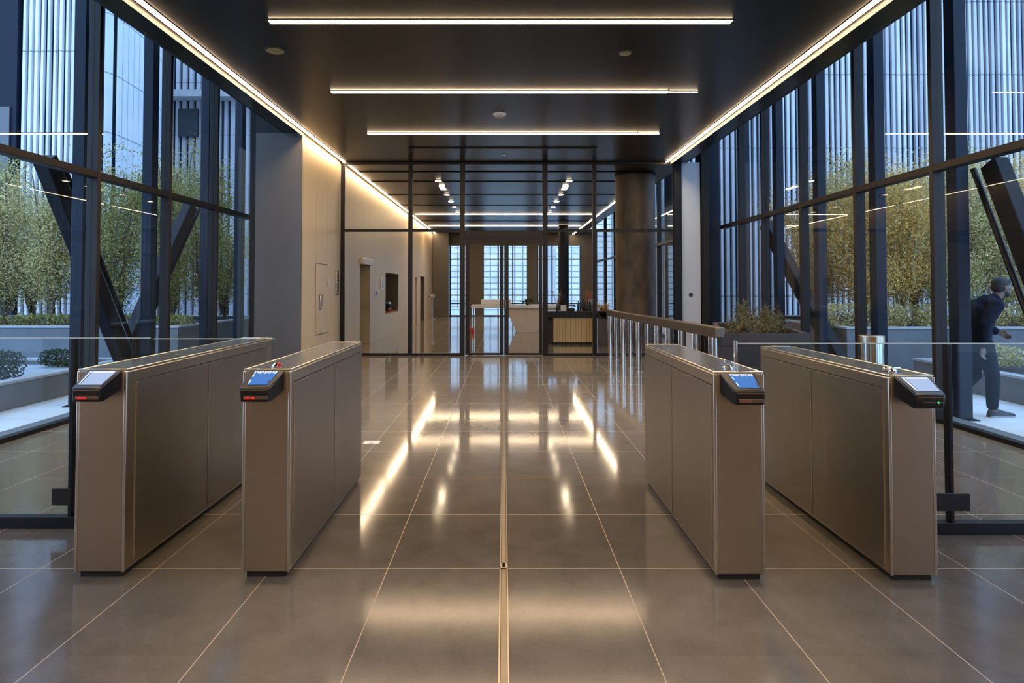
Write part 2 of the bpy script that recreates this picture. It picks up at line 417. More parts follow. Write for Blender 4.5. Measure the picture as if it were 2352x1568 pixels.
while y < YB - 1:
    bay(wn, 1, y, min(y + 2.6, YB), '%s glazing bay of the right side beyond the glass partition' % ORD[k]); wn += 1; y += 2.6; k += 1

# ------------------------------------------------------------------ glass partition with double door
def panel(n, x0, x1, z0, z1, label, postw=.085, post=True):
    t = empty('window_%d' % n, (x0, PY, 0), label, 'window', None, 'structure')
    L = x1 - x0
    if post: box(-postw / 2, postw / 2, -.05, .05, 0, CZ).build('post', 'framedark', t, bevel=.004)
    e = postw / 2
    box(e, L - e, -.035, .035, 0, .05).build('sill', 'framedark', t)
    box(e, L - e, -.035, .035, 2.68, 2.74).build('transom', 'framedark', t)
    box(e, L - e, -.045, .045, CZ - .05, CZ).build('head', 'framedark', t)
    box(e, L - e, -.006, .006, .05, 2.68).build('lower_pane', 'glassint', t)
    box(e, L - e, -.006, .006, 2.74, CZ - .05).build('upper_pane', 'glassint', t)
    return t
panel(wn, -3.50, -2.03, 0, 0, 'partition bay beside the beige wall', .08); wn += 1
panel(wn, -2.03, -.90, 0, 0, 'partition bay just left of the double door', .09); wn += 1
panel(wn, .90, 1.97, 0, 0, 'partition bay showing the slatted kiosk', .11); wn += 1
panel(wn, 1.97, 3.75, 0, 0, 'partition bay in front of the bronze column', .08); wn += 1
d = empty('door_1', (0, PY, 0), 'glazed double door in the middle of the partition', 'door', None, 'structure')
fr = MB()
fr.box(-.955, -.845, -.06, .06, 0, CZ); fr.box(-.845, .845, -.05, .05, 2.56, 2.70); fr.box(-.845, .845, -.045, .045, CZ - .05, CZ)
fr.build('door_frame', 'frame', d, bevel=.004)
box(-.845, .845, -.006, .006, 2.70, CZ - .05).build('overpanel_pane', 'glassint', d)
for s in (-1, 1):
    lf = MB()
    a, b = (-.835, -.012) if s < 0 else (.012, .835)
    lf.box(a, a + .095, -.025, .025, .012, 2.55); lf.box(b - .07, b, -.025, .025, .012, 2.55)
    lf.box(a + .095, b - .07, -.025, .025, .012, .055); lf.box(a + .095, b - .07, -.025, .025, 2.44, 2.55)
    leaf = lf.build('door_leaf', 'frame', d, bevel=.003)
    box(a + .095, b - .07, -.006, .006, .055, 2.44).build('pane', 'glassint', leaf)
    hx = -.045 if s < 0 else .045
    MB().tube([(hx, -.025, 1.0), (hx, -.055, 1.0), (hx, -.055, 1.2), (hx, -.025, 1.2)], .009).build('handle', 'rail', leaf, smooth=True)
struct('trim_6', box(3.75 - .05, 3.86, PY - .07, PY + .07, 0, CZ), 'framedark', 'wide dark post where the partition meets the white pillar', 'trim')
struct('trim_7', box(-1.86, 1.82, 12.5, 12.56, CZ - .02, CZ + .001), 'framedark', 'dark ceiling joint strip before the partition', 'trim')
tk = 8
for yy in (15.1, 16.5, 18.9, 21.3, 26.3):
    struct('trim_%d' % tk, box(-3.5, 3.5, yy, yy + .05, CZ - .018, CZ + .001), 'framedark', 'dark ceiling joint %s beyond the partition' % ORD[tk - 8], 'trim'); tk += 1

# ------------------------------------------------------------------ back wall of the hall
bw = MB()
for a, b in ((-4.8, -3.5), (-1.83, -1.05), (1.22, 1.75), (3.95, 4.8)): bw.box(a, b, YB, YB + .3, .0, 3.62)
bw.box(-4.8, 4.8, YB, YB + .3, 3.62, CZ + .2)
struct('wall_far', bw, 'greypanel', 'grey piers of the far wall', 'wall')
struct('wall_side', box(-3.55, -2.75, YB - .9, YB - .02, 0, CZ), 'greypanel', 'grey cupboard pier at the far left corner', 'wall')
for (a, b, lab) in ((-2.74, -1.83, 'far window left of the double door'), (-1.05, 1.22, 'wide far window seen through the double door'), (1.75, 3.95, 'far window right of the double door')):
    t = empty('window_%d' % wn, ((a + b) / 2, YB + .1, 0), lab, 'window', None, 'structure'); wn += 1
    L = (b - a) / 2; g = MB()
    nmul = max(1, round((b - a) / .75))
    for i in range(nmul + 1):
        xx = -L + 2 * L * i / nmul; g.box(xx - .03, xx + .03, -.04, .04, 0, 3.62)
    for zz in (0, .62, 1.05, 2.9): g.box(-L, L, -.03, .03, zz, zz + .05)
    g.build('window_frame', 'navy', t)
    box(-L, L, .005, .015, .05, 3.6).build('pane', 'glass', t)

# ------------------------------------------------------------------ lights
def strip(axis, a0, a1, c, wdt, label, group, mat='strip', drop=.014):
    if axis == 'x': loc = ((a0 + a1) / 2, c, CZ); L = (a1 - a0) / 2; f = lambda u, v, z0, z1: (-u, u, -v, v, z0, z1)
    else: loc = (c, (a0 + a1) / 2, CZ); L = (a1 - a0) / 2; f = lambda u, v, z0, z1: (-v, v, -u, u, z0, z1)
    t = empty('ceiling_light_strip', loc, label, 'light', group)
    box(*f(L + .02, wdt / 2 + .008, -.008, 0)).build('housing', 'spotring', t)
    box(*f(L, wdt / 2, -drop, -.008)).build('diffuser', mat, t)
    return t
gs = 'warm ceiling light strips'
strip('x', -2.40, 2.33, 6.535, .078, 'warm cross strip light on the black ceiling, nearest of the three to the turnstiles', gs)
strip('x', -2.40, 2.28, 8.913, .078, 'warm cross strip light on the black ceiling, just in front of the smoke detector', gs)
strip('x', 2.30, 2.70, 8.913, .03, 'thin short light at the right end of the middle cross strip', gs, 'strip_far')
strip('x', -2.41, 2.35, 11.35, .078, 'warm cross strip light on the black ceiling, last before the glass partition', gs)
strip('x', 2.37, 2.75, 11.35, .035, 'thin short light at the right end of the cross strip before the partition', gs, 'strip_far')
for yy, o in ((4.15, 'over the turnstiles'), (1.75, 'in front of the turnstiles'), (-.65, 'near the entrance'), (-3.05, 'by the entrance wall')):
    strip('x', -2.40, 2.33, yy, .078, 'warm cross strip light on the black ceiling %s' % o, gs)
lp = MB(); lp.box(-3.535, -3.525, -5.8, 11.3, CZ - .075, CZ + .001); lp.box(3.602, 3.612, -5.8, 13.9, CZ - .075, CZ + .001)  # added lips block the strips' reflections in the side glazing
struct('trim_20', lp, 'fascia', 'thin dark lips added to hide the long ceiling strips from the glazing', 'trim')
strip('y', -5.8, 14.0 - .06, -3.46, .060, 'long warm strip light along the left ceiling edge before the partition', gs)
strip('y', -5.8, 13.9, 3.54, .060, 'long warm strip light along the right ceiling edge before the partition', gs)
strip('y', 14.1, 32.8, -3.44, .060, 'long warm strip light over the beige wall beyond the partition', gs, 'strip_far')
strip('y', 16.4, 32.8, 3.54, .06, 'long warm strip light along the right edge beyond the bronze column', gs, 'strip_far')
strip('x', -3.3, 3.4, 24.0, .08, 'cross strip light beyond the partition, nearer of the two', gs, 'strip_far')
strip('x', -3.3, 3.4, 28.4, .11, 'cross strip light beyond the partition, farther of the two', gs, 'strip_far')

def downlight(x, y, label, mat='spot', r=.085, long=False):
    t = empty('recessed_downlight', (x, y, CZ), label, 'light', 'recessed downlights')
    MB().lathe([(r + .02, -.012), (r + .02, 0)], n=20).build('trim_ring', 'spotring', t)
    if long: box(-.07, .07, -.32, .32, -.024, -.012).build('lens', mat, t, bevel=.02)
    else: MB().lathe([(r * .8, -.022), (r, -.012)], n=20).build('lens', mat, t, smooth=True)
for i, yy in enumerate((16.4, 17.55, 18.85, 20.35, 21.67, 23.2)):
    for s, nm in ((-1, 'left'), (1, 'right')):
        downlight(s * 1.67, yy, 'glowing downlight beyond the partition, %s in the %s row' % (ORD[i], nm), long=(i == 1))
downlight(-2.63, 7.35, 'dim yellowish ceiling spot above the first cross strip, left one', 'spotdim', .10)
downlight(1.41, 7.42, 'dim yellowish ceiling spot above the first cross strip, right one', 'spotdim', .07)
t = empty('smoke_detector', (-.062, 10.09, CZ), 'round white smoke detector on the ceiling between cross strips', 'detector')
MB().lathe([(.10, -.012), (.115, 0)], n=28).build('base', 'white', t, smooth=True)
MB().lathe([(.035, -.05), (.075, -.045), (.09, -.02), (.09, -.012)], n=28).build('cover', 'ceramic', t, smooth=True)
t = empty('sprinkler', (0, 13.2, CZ), 'tiny dark sprinkler head on the ceiling near the partition', 'sprinkler')
MB().lathe([(.03, -.01), (.04, 0)], n=12).build('escutcheon', 'chrome', t); MB().lathe([(.025, -.06), (.006, -.05), (.006, -.01)], n=10).build('head', 'framedark', t)

# ------------------------------------------------------------------ turnstiles
def reader(t, x0, x1, inner, yf, h, scr, led):
    """card reader wedge on the front face (y = yf); tapers towards `inner` side"""
    z = h
    tp = .034
    bx0, bx1 = x0, x1
    fx0, fx1 = (x0 + tp, x1) if inner < 0 else (x0, x1 - tp)
    P = .118
    rings = [(bx0, bx1, 0, z - .005), (fx0, fx1, -P, z - .078), (fx0, fx1, -P - .004, z - .092), (fx0 + .004, fx1 - .004, -P + .002, z - .148), (fx0 + .006, fx1 - .006, -P * .72, z - .152), (bx0, bx1, 0, z - .108)]
    m = MB()
    m.v = [(a, yf + yy, zz) for a, b, yy, zz in rings] + [(b, yf + yy, zz) for a, b, yy, zz in rings]
    n = len(rings); m.f = [tuple(range(n)), tuple(reversed(range(n, 2 * n)))] + [(i, i + n, (i + 1) % n + n, (i + 1) % n) for i in range(n)]
    bd = m.build('card_reader', 'blackplastic', t, bevel=.006, seg=3)
    def top(u, v, lift):   # u across 0..1, v down the slope 0..1
        a0, b0, a1, b1 = bx0, bx1, fx0, fx1
        xa = a0 + (a1 - a0) * v; xb = b0 + (b1 - b0) * v
        return (xa + (xb - xa) * u, yf - P * v - lift * .52, z - .005 - .073 * v + lift * .85)
    def slab(u0, u1, v0, v1, l0, l1, nm, mat, parent, bev=0.):
        q = MB(); q.v = [top(u, v, l) for l in (l0, l1) for u, v in ((u0, v0), (u1, v0), (u1, v1), (u0, v1))]
        q.f = [(0, 3, 2, 1), (4, 5, 6, 7), (0, 1, 5, 4), (1, 2, 6, 5), (2, 3, 7, 6), (3, 0, 4, 7)]
        q.f = [tuple(reversed(k)) for k in q.f]
        return q.build(nm, mat, parent, bevel=bev)
    pale = scr == 'pale'
    u0, u1 = (.14, .90) if pale else (.20, .86)
    slab(u0, u1, .10, .84, .0008, .0035, 'screen', 'scr_pale' if pale else 'scr_blue', bd)
    if pale:
        slab(u0, u0 + .05, .12, .82, .0036, .0045, 'screen_margin', 'scr_text', bd)
        slab(u0 + .05, u0 + .075, .2, .8, .0036, .0045, 'screen_marks', 'scr_dark', bd)
        slab(u0 + .1, u1 - .03, .12, .20, .0036, .0045, 'screen_header', 'scr_text', bd)
    else:
        # row of small white icons along the top edge, brackets on the sides
        for k in range(9):
            uu = u0 + (u1 - u0) * (k + .15) / 9
            slab(uu, uu + (u1 - u0) / 9 * (.75 if k % 3 else .5), .12, .12 + (.10 if k % 2 else .13), .0036, .0046, 'screen_icon', 'scr_text', bd)
        slab(u0 + .01, u0 + .05, .3, .42, .0036, .0046, 'screen_icon', 'scr_text', bd)
        slab(u0 + .01, u0 + .05, .6, .78, .0036, .0046, 'screen_icon', 'scr_text', bd)
        slab(u1 - .06, u1 - .01, .62, .78, .0036, .0046, 'screen_icon', 'scr_dark', bd)
    yb = yf - P - .003
    box(fx0 + .008, fx1 - .008, yb - .0025, yb + .004, z - .093, z - .0905).build('chrome_line', 'bead', bd)
    zc = z - .128; wd = fx1 - fx0
    if led == 'green':
        MB().lathe([(.001, yb - .0055), (.0045, yb - .003), (.0055, yb + .004)], ((fx0 + fx1) / 2 + .035, 0, zc + .01), 14, 'y').build('status_lamp', 'led_green', bd, smooth=True)
        box(fx0 + .03, fx1 - .012, yb - .0018, yb + .003, zc - .004, zc + .014).build('sensor_window', 'blackplastic', bd, bevel=.003)
    else:
        a = fx0 + wd * .16; b = fx0 + wd * .92
        box(a - .004, b + .004, yb - .0018, yb + .003, zc - .009, zc + .009).build('display_window', 'smoked', bd, bevel=.002)
        lm = 'led_red' if led == 'red' else 'led_dim'
        q = MB()     # segments of an unreadable dot display
        for k in range(5):
            xx = a + .003 + k * wd * .075
            q.box(xx, xx + wd * .055, yb - .003, yb - .001, zc + .003, zc + .0055); q.box(xx, xx + .003, yb - .003, yb - .001, zc - .005, zc + .0055)
            q.box(xx, xx + wd * .055, yb - .003, yb - .001, zc - .005, zc - .0028)
            if k % 2: q.box(xx + wd * .055 - .003, xx + wd * .055, yb - .003, yb - .001, zc - .005, zc + .004)
        q.build('display_digits', lm, bd)
    return bd

def gate(x0, x1, y0, y1, h, panel_y, split, rx0, rx1, inner, scr, led, puck, label, edge):
    """panel_y = (front, back) limits of the side panels, split = seam between them"""
    t = empty('turnstile', (0, 0, 0), label, 'turnstile', 'stainless turnstiles')
    xc = (x0 + x1) / 2; hw = (x1 - x0) / 2
    # cabinet: shell with rounded vertical edges, standing on a recessed plinth
    box(x0 + .02, x1 - .02, y0 + .015, y1 - .02, 0, .03).build('plinth', 'plinth', t)
    box(x0, x1, y0, y1, .03, h - .012).build('cabinet', 'steel', t, bevel=.007, seg=3)
    # lid: smoked top set in a bright rim
    rim = MB(); rim.box(x0, x1, y0, y0 + .012, h - .012, h); rim.box(x0, x1, y1 - .012, y1, h - .012, h)
    rim.box(x0, x0 + .012, y0 + .012, y1 - .012, h - .012, h); rim.box(x1 - .012, x1, y0 + .012, y1 - .012, h - .012, h)
    rim.build('lid_rim', 'bead', t, bevel=.003)
    box(x0 + .012, x1 - .012, y0 + .012, y1 - .012, h - .012, h - .003).build('lid', 'lid', t)
    # front plate between two bright corner beads
    for xx in (x0, x1):
        s = -1 if xx == x0 else 1
        q = MB(); a, b = sorted((xx + s * .002, xx - s * .012)); q.box(a, b, y0 - .005, y0 + .003, .03, h - .013)
        q.build('corner_trim', 'bead', t, bevel=.0025)
    box(x0 + .0135, x1 - .0135, y0 - .003, y0 + .002, .034, h - .014).build('front_plate', 'steel', t, bevel=.001)
    # side panels, two each side, proud of the shell with a shadow gap and bright edge
    pz0, pz1 = .05, h - .075
    for sx in (-1, 1):
        xs = x0 if sx < 0 else x1
        for a, b in ((panel_y[0], split - .003), (split + .003, panel_y[1])):
            u0, u1 = sorted((xs, xs + sx * .004))
            p = box(u0, u1, a + .006, b - .002, pz0, pz1 - .006).build('side_panel', 'steelside', t)
            e = MB(); u0, u1 = sorted((xs, xs + sx * .005))
            e.box(u0, u1, a + .001, a + .0055, pz0, pz1); e.box(u0, u1, a + .0055, b - .002, pz1 - .0055, pz1 - .001)
            e.build('panel_edge', 'bead', p)
        u0, u1 = sorted((xs, xs + sx * .0015))
        box(u0, u1, panel_y[0], panel_y[1], pz1, pz1 + .006).build('shadow_gap', 'plinth', t)
    reader(t, rx0, rx1, inner, y0 - .003, h, scr, led)
    # small sensor on the lid
    if puck:
        px, py, pm = puck
        q = empty_part = MB().lathe([(.028, 0), (.028, .006), (.02, .012), (.012, .02)], (px, py, h - .003), 20).build('lid_sensor', 'chrome', t, smooth=True)
        if pm == 'red': MB().lathe([(.012, 0), (.012, .014), (.008, .018)], (px + .018, py - .012, h - .001), 14).build('sensor_cap', 'redplastic', q, smooth=True)
        if pm == 'tall': MB().lathe([(.004, 0), (.004, .03), (.03, .032), (.03, .037)], (px, py, h), 16).build('sensor_cap', 'chrome', q, smooth=True)
        if pm == 'wide': box(px - .045, px + .045, py - .014, py + .014, h - .003, h + .02).build('sensor_cap', 'chrome', q, bevel=.005)
    return t

g1 = gate(-2.175, -1.925, 3.305, 5.36, 1.055, (3.385, 5.25), 4.21, -2.125, -1.950, 1, 'pale', 'red', None,
          'long stainless turnstile at far left with pale screen and red display', 1)
g2 = gate(-1.328, -1.087, 3.305, 4.95, 1.055, (3.345, 4.93), 4.15, -1.300, -1.118, 1, 'blue', 'red', (-1.20, 3.42, 'red'),
          'stainless turnstile left of the central aisle with blue screen and red display', 1)
g3 = gate(1.063, 1.313, 3.275, 4.87, 1.045, (3.305, 4.85), 4.08, 1.092, 1.275, -1, 'blue', 'dim', (1.185, 3.42, 'tall'),
          'stainless turnstile right of the central aisle with blue screen and unlit display', -1)
g4 = gate(1.938, 2.168, 3.262, 4.88, 1.030, (3.305, 4.86), 4.07, 1.965, 2.143, -1, 'pale', 'green', (2.05, 3.42, 'wide'),
          'stainless turnstile at far right with pale screen and green lamp', -1)
# swing glass wings carried by the two outer turnstiles
def wing(t, xa, xb, xc, y, zt, zl):
    """L-shaped glass: over the cabinet from xa to xb, down into the lane from xb to xc"""
    s = 1 if xc > xb else -1
    poly = [(xa, zl), (xb + s * .012, zl), (xb + s * .012, .28), (xc, .28), (xc, zt), (xa, zt)]
    MB().prism(poly, lambda u, v: (u, y - .005, v), lambda u, v: (u, y + .005, v)).build('glass_wing', 'flap', t)
    a, b = sorted((xa, xc))
    box(a, b, y - .0065, y + .0065, zt, zt + .005).build('wing_edge', 'glassedge', t)
wing(g1, -2.17, -1.925, -1.42, 4.0, 1.150, 1.056)
wing(g4, 2.165, 1.938, 1.41, 3.9, 1.130, 1.031)
MB().lathe([(.012, .28), (.012, 1.15)], (1.41 - .012, 3.9, 0), 14).build('wing_post', 'chrome', g4, smooth=True)

# fixed glass barriers between outer turnstiles and glazing
def barrier(xi, xo, y, zt, posts, bracket, label):
    t = empty('glass_barrier', ((xi + xo) / 2, y, 0), label, 'barrier', 'glass barriers')
    c = (xi + xo) / 2; a, b = sorted((xi - c, xo - c))
    box(a, b, -.03, .03, 0, .07).build('base_rail', 'framedark', t, bevel=.003)
    box(a, b, -.006, .006, .07, zt).build('glass_pane', 'flap', t)
    box(a, b, -.0075, .0075, zt, zt + .005).build('top_edge', 'glassedge', t)
    for p in posts: box(p - c - .012, p - c + .012, -.025, .025, .07, zt - .002).build('post', 'framedark', t, bevel=.003)
    box(bracket[0] - c, bracket[1] - c, -.034, -.026, .14, .245).build('bracket', 'frame', t, bevel=.003)
barrier(-2.19, -4.66, 4.0, 1.155, (-2.655, -2.276), (-2.76, -2.64), 'frameless glass barrier on a black rail, left of the leftmost turnstile')
barrier(2.20, 4.66, 3.9, 1.130, (2.675,), (2.30, 2.775), 'frameless glass barrier on a black rail, right of the rightmost turnstile')

# ------------------------------------------------------------------ floor inlay
def channel(y0, y1, w, lab):
    t = empty('floor_channel', (0, (y0 + y1) / 2, 0), lab, 'floor strip', 'brass strips down the aisle')
    L = (y1 - y0) / 2
    for a, b in ((-w, -w + .006), (w - .006, w)): box(a, b, -L, L, 0, .006).build('edge_bar', 'inlay_edge', t)
    box(-w + .009, w - .009, -L, L, 0, .004).build('insert', 'inlay', t)
channel(-1.5, 3.40, .021, 'brass floor strip down the middle before the turnstiles')
channel(3.47, 13.9, .021, 'brass floor strip from the turnstiles to the double door')
t = empty('floor_latch', (0, 3.435, 0), 'small steel latch in the brass floor strip', 'latch')
box(-.021, .021, -.03, .03, 0, .010).build('latch_plate', 'bead', t, bevel=.002); MB().lathe([(.008, 0), (.008, .018)], (0, -.02, .01), 10).build('latch_pin', 'framedark', t)
t = empty('floor_plate', (-1.25, 6.15, 0), 'pale rectangular floor plate beside the left aisle turnstile', 'socket')
box(-.075, .075, -.06, .06, 0, .005).build('cover_plate', 'white', t, bevel=.002); box(-.02, .02, -.05, -.035, .005, .008).build('lift_tab', 'bead', t)  # flat pale plate with a small raised tab

# ------------------------------------------------------------------ chrome bollard
t = empty('bollard', (3.70, 6.5, 0), 'polished steel bollard behind the rightmost turnstile', 'bollard')
MB().lathe([(.135, 0), (.135, .012), (.118, .014)], n=32).build('base_flange', 'bead', t, smooth=True)
MB().lathe([(.112, .012), (.112, .915)], n=40).build('post', 'chrome', t, smooth=True)
MB().lathe([(.119, .915), (.119, .985), (.112, .990), (.01, .990)], n=40).build('cap', 'brass', t, smooth=True)

# ------------------------------------------------------------------ railing
t = empty('railing', (2.56, 7.7, 0), 'bronze handrail on paired chrome posts along the ramp', 'railing')
A, B = Vector((2.235, 13.85)), Vector((2.56, 7.70))
def rl(k): return A + (B - A) * k
q = MB(); q.beam((A.x - 2.56 + .02, A.y - 7.7, .93), (.02, 0, .93), .11, .13)
q.build('handrail', 'rail', t, bevel=.012, seg=3)
nP = 11
for i in range(nP):
    k = .03 + i * .094
    p = rl(k); lx, ly = p.x - 2.56 + .02, p.y - 7.7
    q = MB(); q.lathe([(.04, .008), (.04, .872)], (lx, ly, 0), 20)
    pst = q.build('post', 'chrome', t, smooth=True)
    MB().lathe([(.056, 0), (.056, .008)], (lx, ly, 0), 20).build('foot', 'bead', pst, smooth=True)
    MB().box(lx - .045, lx - .005, ly + .08, ly + .10, .03, .866).build('infill_blade', 'chrome', pst, bevel=.004)

# indoor planter with shrubs
t = empty('planter', (3.3, 9.0, 0), 'dark bronze indoor planter box at the end of the handrail', 'planter')
o = [(-.66, -1.1), (.44, -1.1), (1.05, 1.35), (.05, 1.35)]; i_ = [(-.58, -1.03), (.38, -1.03), (.94, 1.27), (.10, 1.27)]
q = MB()
n0 = len(o)
q.v = [(x, y, z) for z, P in ((0, o), (.91, o), (.91, i_), (.80, i_)) for x, y in P]
for r_ in range(3):
    for i in range(4):
        j = (i + 1) % 4; q.f.append((r_ * 4 + i, r_ * 4 + j, r_ * 4 + 4 + j, r_ * 4 + 4 + i))
q.f += [(3, 2, 1, 0)]
q.build('box', 'planter', t, bevel=.006)
q = MB(); q.vprism(i_, .76, .815); q.build('soil', 'soil', t)
q = MB(); q.box(-.66, .44, -1.125, -1.10, .76, .915); q.build('top_band', 'planter', t, bevel=.004)
box(-.46, .06, -1.115, -1.10, .52, .72).build('vent_panel', 'plinth', t, bevel=.003)

def foliage(n, fn, size, rnd, up=.3):
    m = MB()
    for _ in range(n):
        c = fn(rnd); nn = Vector((rnd.gauss(0, 1), rnd.gauss(0, 1), rnd.gauss(0, 1) + up))
        m.leaf(c, nn, size * rnd.uniform(.6, 1.3), rnd)
    return m

def shrub(name, loc, rad, hgt, label, group, mat='leafshrub', n=700, size=.018, rz=0):
    t = empty(name, loc, label, 'shrub', group)
    rnd = random.Random(hash((round(loc[0] * 100), round(loc[1] * 100))) & 0xffff)
    st = MB(); tips = []
    for k in range(16):
        a = rnd.uniform(0, 2 * PI); rr = rad * rnd.uniform(.2, 1); hh = hgt * rnd.uniform(.5, 1.1) * (1 - .35 * (rr / rad) ** 2)
        p = [(0, 0, 0), (rr * .4 * math.cos(a), rr * .4 * math.sin(a), hh * .55), (rr * math.cos(a), rr * math.sin(a), hh)]
        st.tube(p, [.006, .004, .002], 5); tips.append(p)
    st.build('stems', 'bark', t, smooth=True)
    def fn(r):
        p = r.choice(tips); k = r.uniform(.25, 1.05); a, b, c = map(Vector, p)
        v = a.lerp(b, k * 2) if k < .5 else b.lerp(c, k * 2 - 1)
        return v + Vector((r.gauss(0, .03), r.gauss(0, .03), r.gauss(0, .025)))
    foliage(n, fn, size, rnd).build('leaves', mat, t)
    return t
spots = [(2.98, 8.15, .30, .26), (3.42, 8.35, .28, .20), (3.25, 8.8, .32, .28), (3.75, 8.95, .30, .27), (3.55, 9.4, .30, .38), (4.00, 9.7, .26, .40), (3.72, 10.0, .25, .46), (4.10, 10.15, .22, .35)]
labs = ['low shrub at the near left corner of the indoor planter', 'low shrub at the near right side of the indoor planter', 'wispy shrub in the middle left of the indoor planter', 'wispy shrub in the middle right of the indoor planter',
        'taller shrub behind the middle of the indoor planter', 'shrub by the glass in the rear half of the indoor planter', 'tallest shrub at the back of the indoor planter', 'small shrub in the rear corner of the indoor planter']
for (x, yy, r_, h_), lb in zip(spots, labs): shrub('shrub', (x, yy, .815), r_ * .85, h_, lb, 'shrubs in the indoor planter')

# ------------------------------------------------------------------ bronze column
t = empty('column', (3.19, 15.6, 0), 'round bronze patinated column behind the partition', 'column', None, 'structure')
MB().lathe([(.475, .0), (.475, CZ - .03)], n=64).build('shaft', 'bronzecol', t, smooth=True)
MB().lathe([(.49, CZ - .03), (.49, CZ)], n=64).build('collar', 'framedark', t, smooth=True)
t = empty('column', (2.6, 28.0, 0), 'slim dark column in front of the far right window', 'column', None, 'structure')
MB().lathe([(.23, .0), (.23, CZ - .03)], n=40).build('shaft', 'navy', t, smooth=True)
MB().lathe([(.25, 0), (.25, .04)], n=40).build('foot_ring', 'framedark', t, smooth=True)

# ------------------------------------------------------------------ fittings on the left wall (x = WX1)
t = empty('door_2', (WX1, 12.6, 0), 'flush riser door with rounded pull in the beige wall', 'door', None, 'structure')
box(0, .010, -.41, .43, .575, 1.92).build('door_leaf', 'wallpanel', t, bevel=.003)
ed = MB(); ed.box(0, .006, -.425, -.413, .56, 1.935); ed.box(0, .006, .433, .445, .56, 1.935); ed.box(0, .006, -.413, .433, 1.923, 1.935); ed.box(0, .006, -.413, .433, .56, .572)
ed.build('shadow_line', 'niche', t)
pl = MB().prism([(-.2 + .07 * math.cos(a) + .07, 1.27 + .07 * math.sin(a)) for a in [PI * k / 10 for k in range(11)]] + [(-.2, 1.06), (-.165, 1.03), (-.095, 1.03), (-.06, 1.06)],
            lambda u, v: (.010, u, v), lambda u, v: (.013, u, v)).build('pull_recess', 'niche', t)
MB().tube([(.03, -.2 + .07 - .07, 1.05)] + [(.035, -.13 + .075 * math.cos(PI - a), 1.27 + .075 * math.sin(a)) for a in [PI * k / 8 for k in range(9)]] + [(.035, -.055, 1.10)], .010, 8).build('handle', 'bead', t, smooth=True)
box(.010, .03, .36, .40, 1.50, 1.66).build('latch', 'bead', t, bevel=.006)

t = empty('mounted_key_panel', (WX1, 13.74, 1.57), 'narrow brass entry panel of buttons on the beige wall', 'panel')
box(0, .018, -.11, .11, -.26, .27).build('back_plate', 'brass', t, bevel=.008)
for k in range(7):
    MB().lathe([(.03, .018), (.03, .026), (.02, .03)], (0, 0, -.21 + k * .07), 14, 'x').build('button', 'chrome' if k < 3 else 'brass', t, smooth=True)

t = empty('door_3', (-3.85, 16.56, 0), 'brown door set back in the dark doorway of the beige wall', 'door', None, 'structure')
box(-.03, .02, -.57, .57, .005, 2.06).build('door_leaf', 'doorbrown', t)
for zz in (.08, 1.0): MB().lathe([(.02, .02), (.02, .05)], (0, -.45, zz), 12, 'x').build('hinge', 'chrome', t, smooth=True)
tag(box(0, .08, -.60, .60, 2.05, 2.20).build('mounted_header_box', 'cream', None, (WX1, 16.56, 0), bevel=.01), 'cream header box above the dark doorway', 'header')

t = empty('mounted_thermostat', (WX1, 18.0, 1.32), 'small white thermostat plate right of the dark doorway', 'thermostat')
box(0, .02, -.2, .2, -.09, .09).build('plate', 'white', t, bevel=.012); MB().lathe([(.08, .02), (.075, .03), (.05, .034)], (0, 0, 0), 20, 'x').build('dial', 'spotring', t, smooth=True)
t = empty('mounted_intercom', (WX1, 18.83, 1.58), 'white oval intercom handset beside the wall niche', 'intercom')
box(0, .03, -.22, .22, -.17, .17).build('housing', 'white', t, bevel=.014, seg=3); box(.03, .036, -.07, .07, -.12, .04).build('speaker_slot', 'blackplastic', t, bevel=.003)
MB().lathe([(.05, .03), (.05, .038)], (0, .0, .11), 14, 'x').build('button', 'spotring', t)
t = empty('niche_lining', (-3.97, 20.6, .66), 'copper lined shelf niche in the beige wall', 'niche')
box(-.40, .40, -1.17, 1.17, 0, .03).build('shelf', 'terracotta', t); box(-.40, -.37, -1.17, 1.17, .03, 1.25).build('back_panel', 'doorbrown', t)
def tin(loc, r_, h_, m1, lab, cat='jar'):
    t = empty('jar', loc, lab, cat, 'jars in the wall niche')
    MB().lathe([(r_ * .9, 0), (r_, .02), (r_, h_ * .75), (r_ * .8, h_ * .8)], n=16).build('body', m1, t, smooth=True)
    MB().lathe([(r_ * .82, h_ * .8), (r_ * .82, h_), (r_ * .3, h_ * 1.02)], n=16).build('lid', 'chrome', t, smooth=True)
tin((-3.85, 21.5, .69), .13, .30, 'darkglass', 'silver topped jar at the rear end of the wall niche')
tin((-3.75, 21.1, .69), .08, .12, 'terracotta', 'small copper jar beside the silver topped jar')
tin((-3.80, 19.65, .69), .07, .42, 'darkglass', 'dark jar at the front edge of the wall niche')
t = empty('hand_pole', (-3.37, 30.3, 0), 'chrome pole with ball head by the far wall slot', 'pole')
MB().lathe([(.16, 0), (.16, .02), (.05, .03), (.05, .95)], n=16).build('pole', 'chrome', t, smooth=True)
MB().lathe([(.02, .94), (.10, .98), (.13, 1.06), (.10, 1.14), (.02, 1.18)], n=18).build('ball', 'chrome', t, smooth=True)
tag(MB().lathe([(.045, PY - .012), (.045, PY)], (4.06, 0, 1.31), 18, 'y').build('push_switch', 'chrome', smooth=True), 'small round steel push button on the white pillar', 'button')

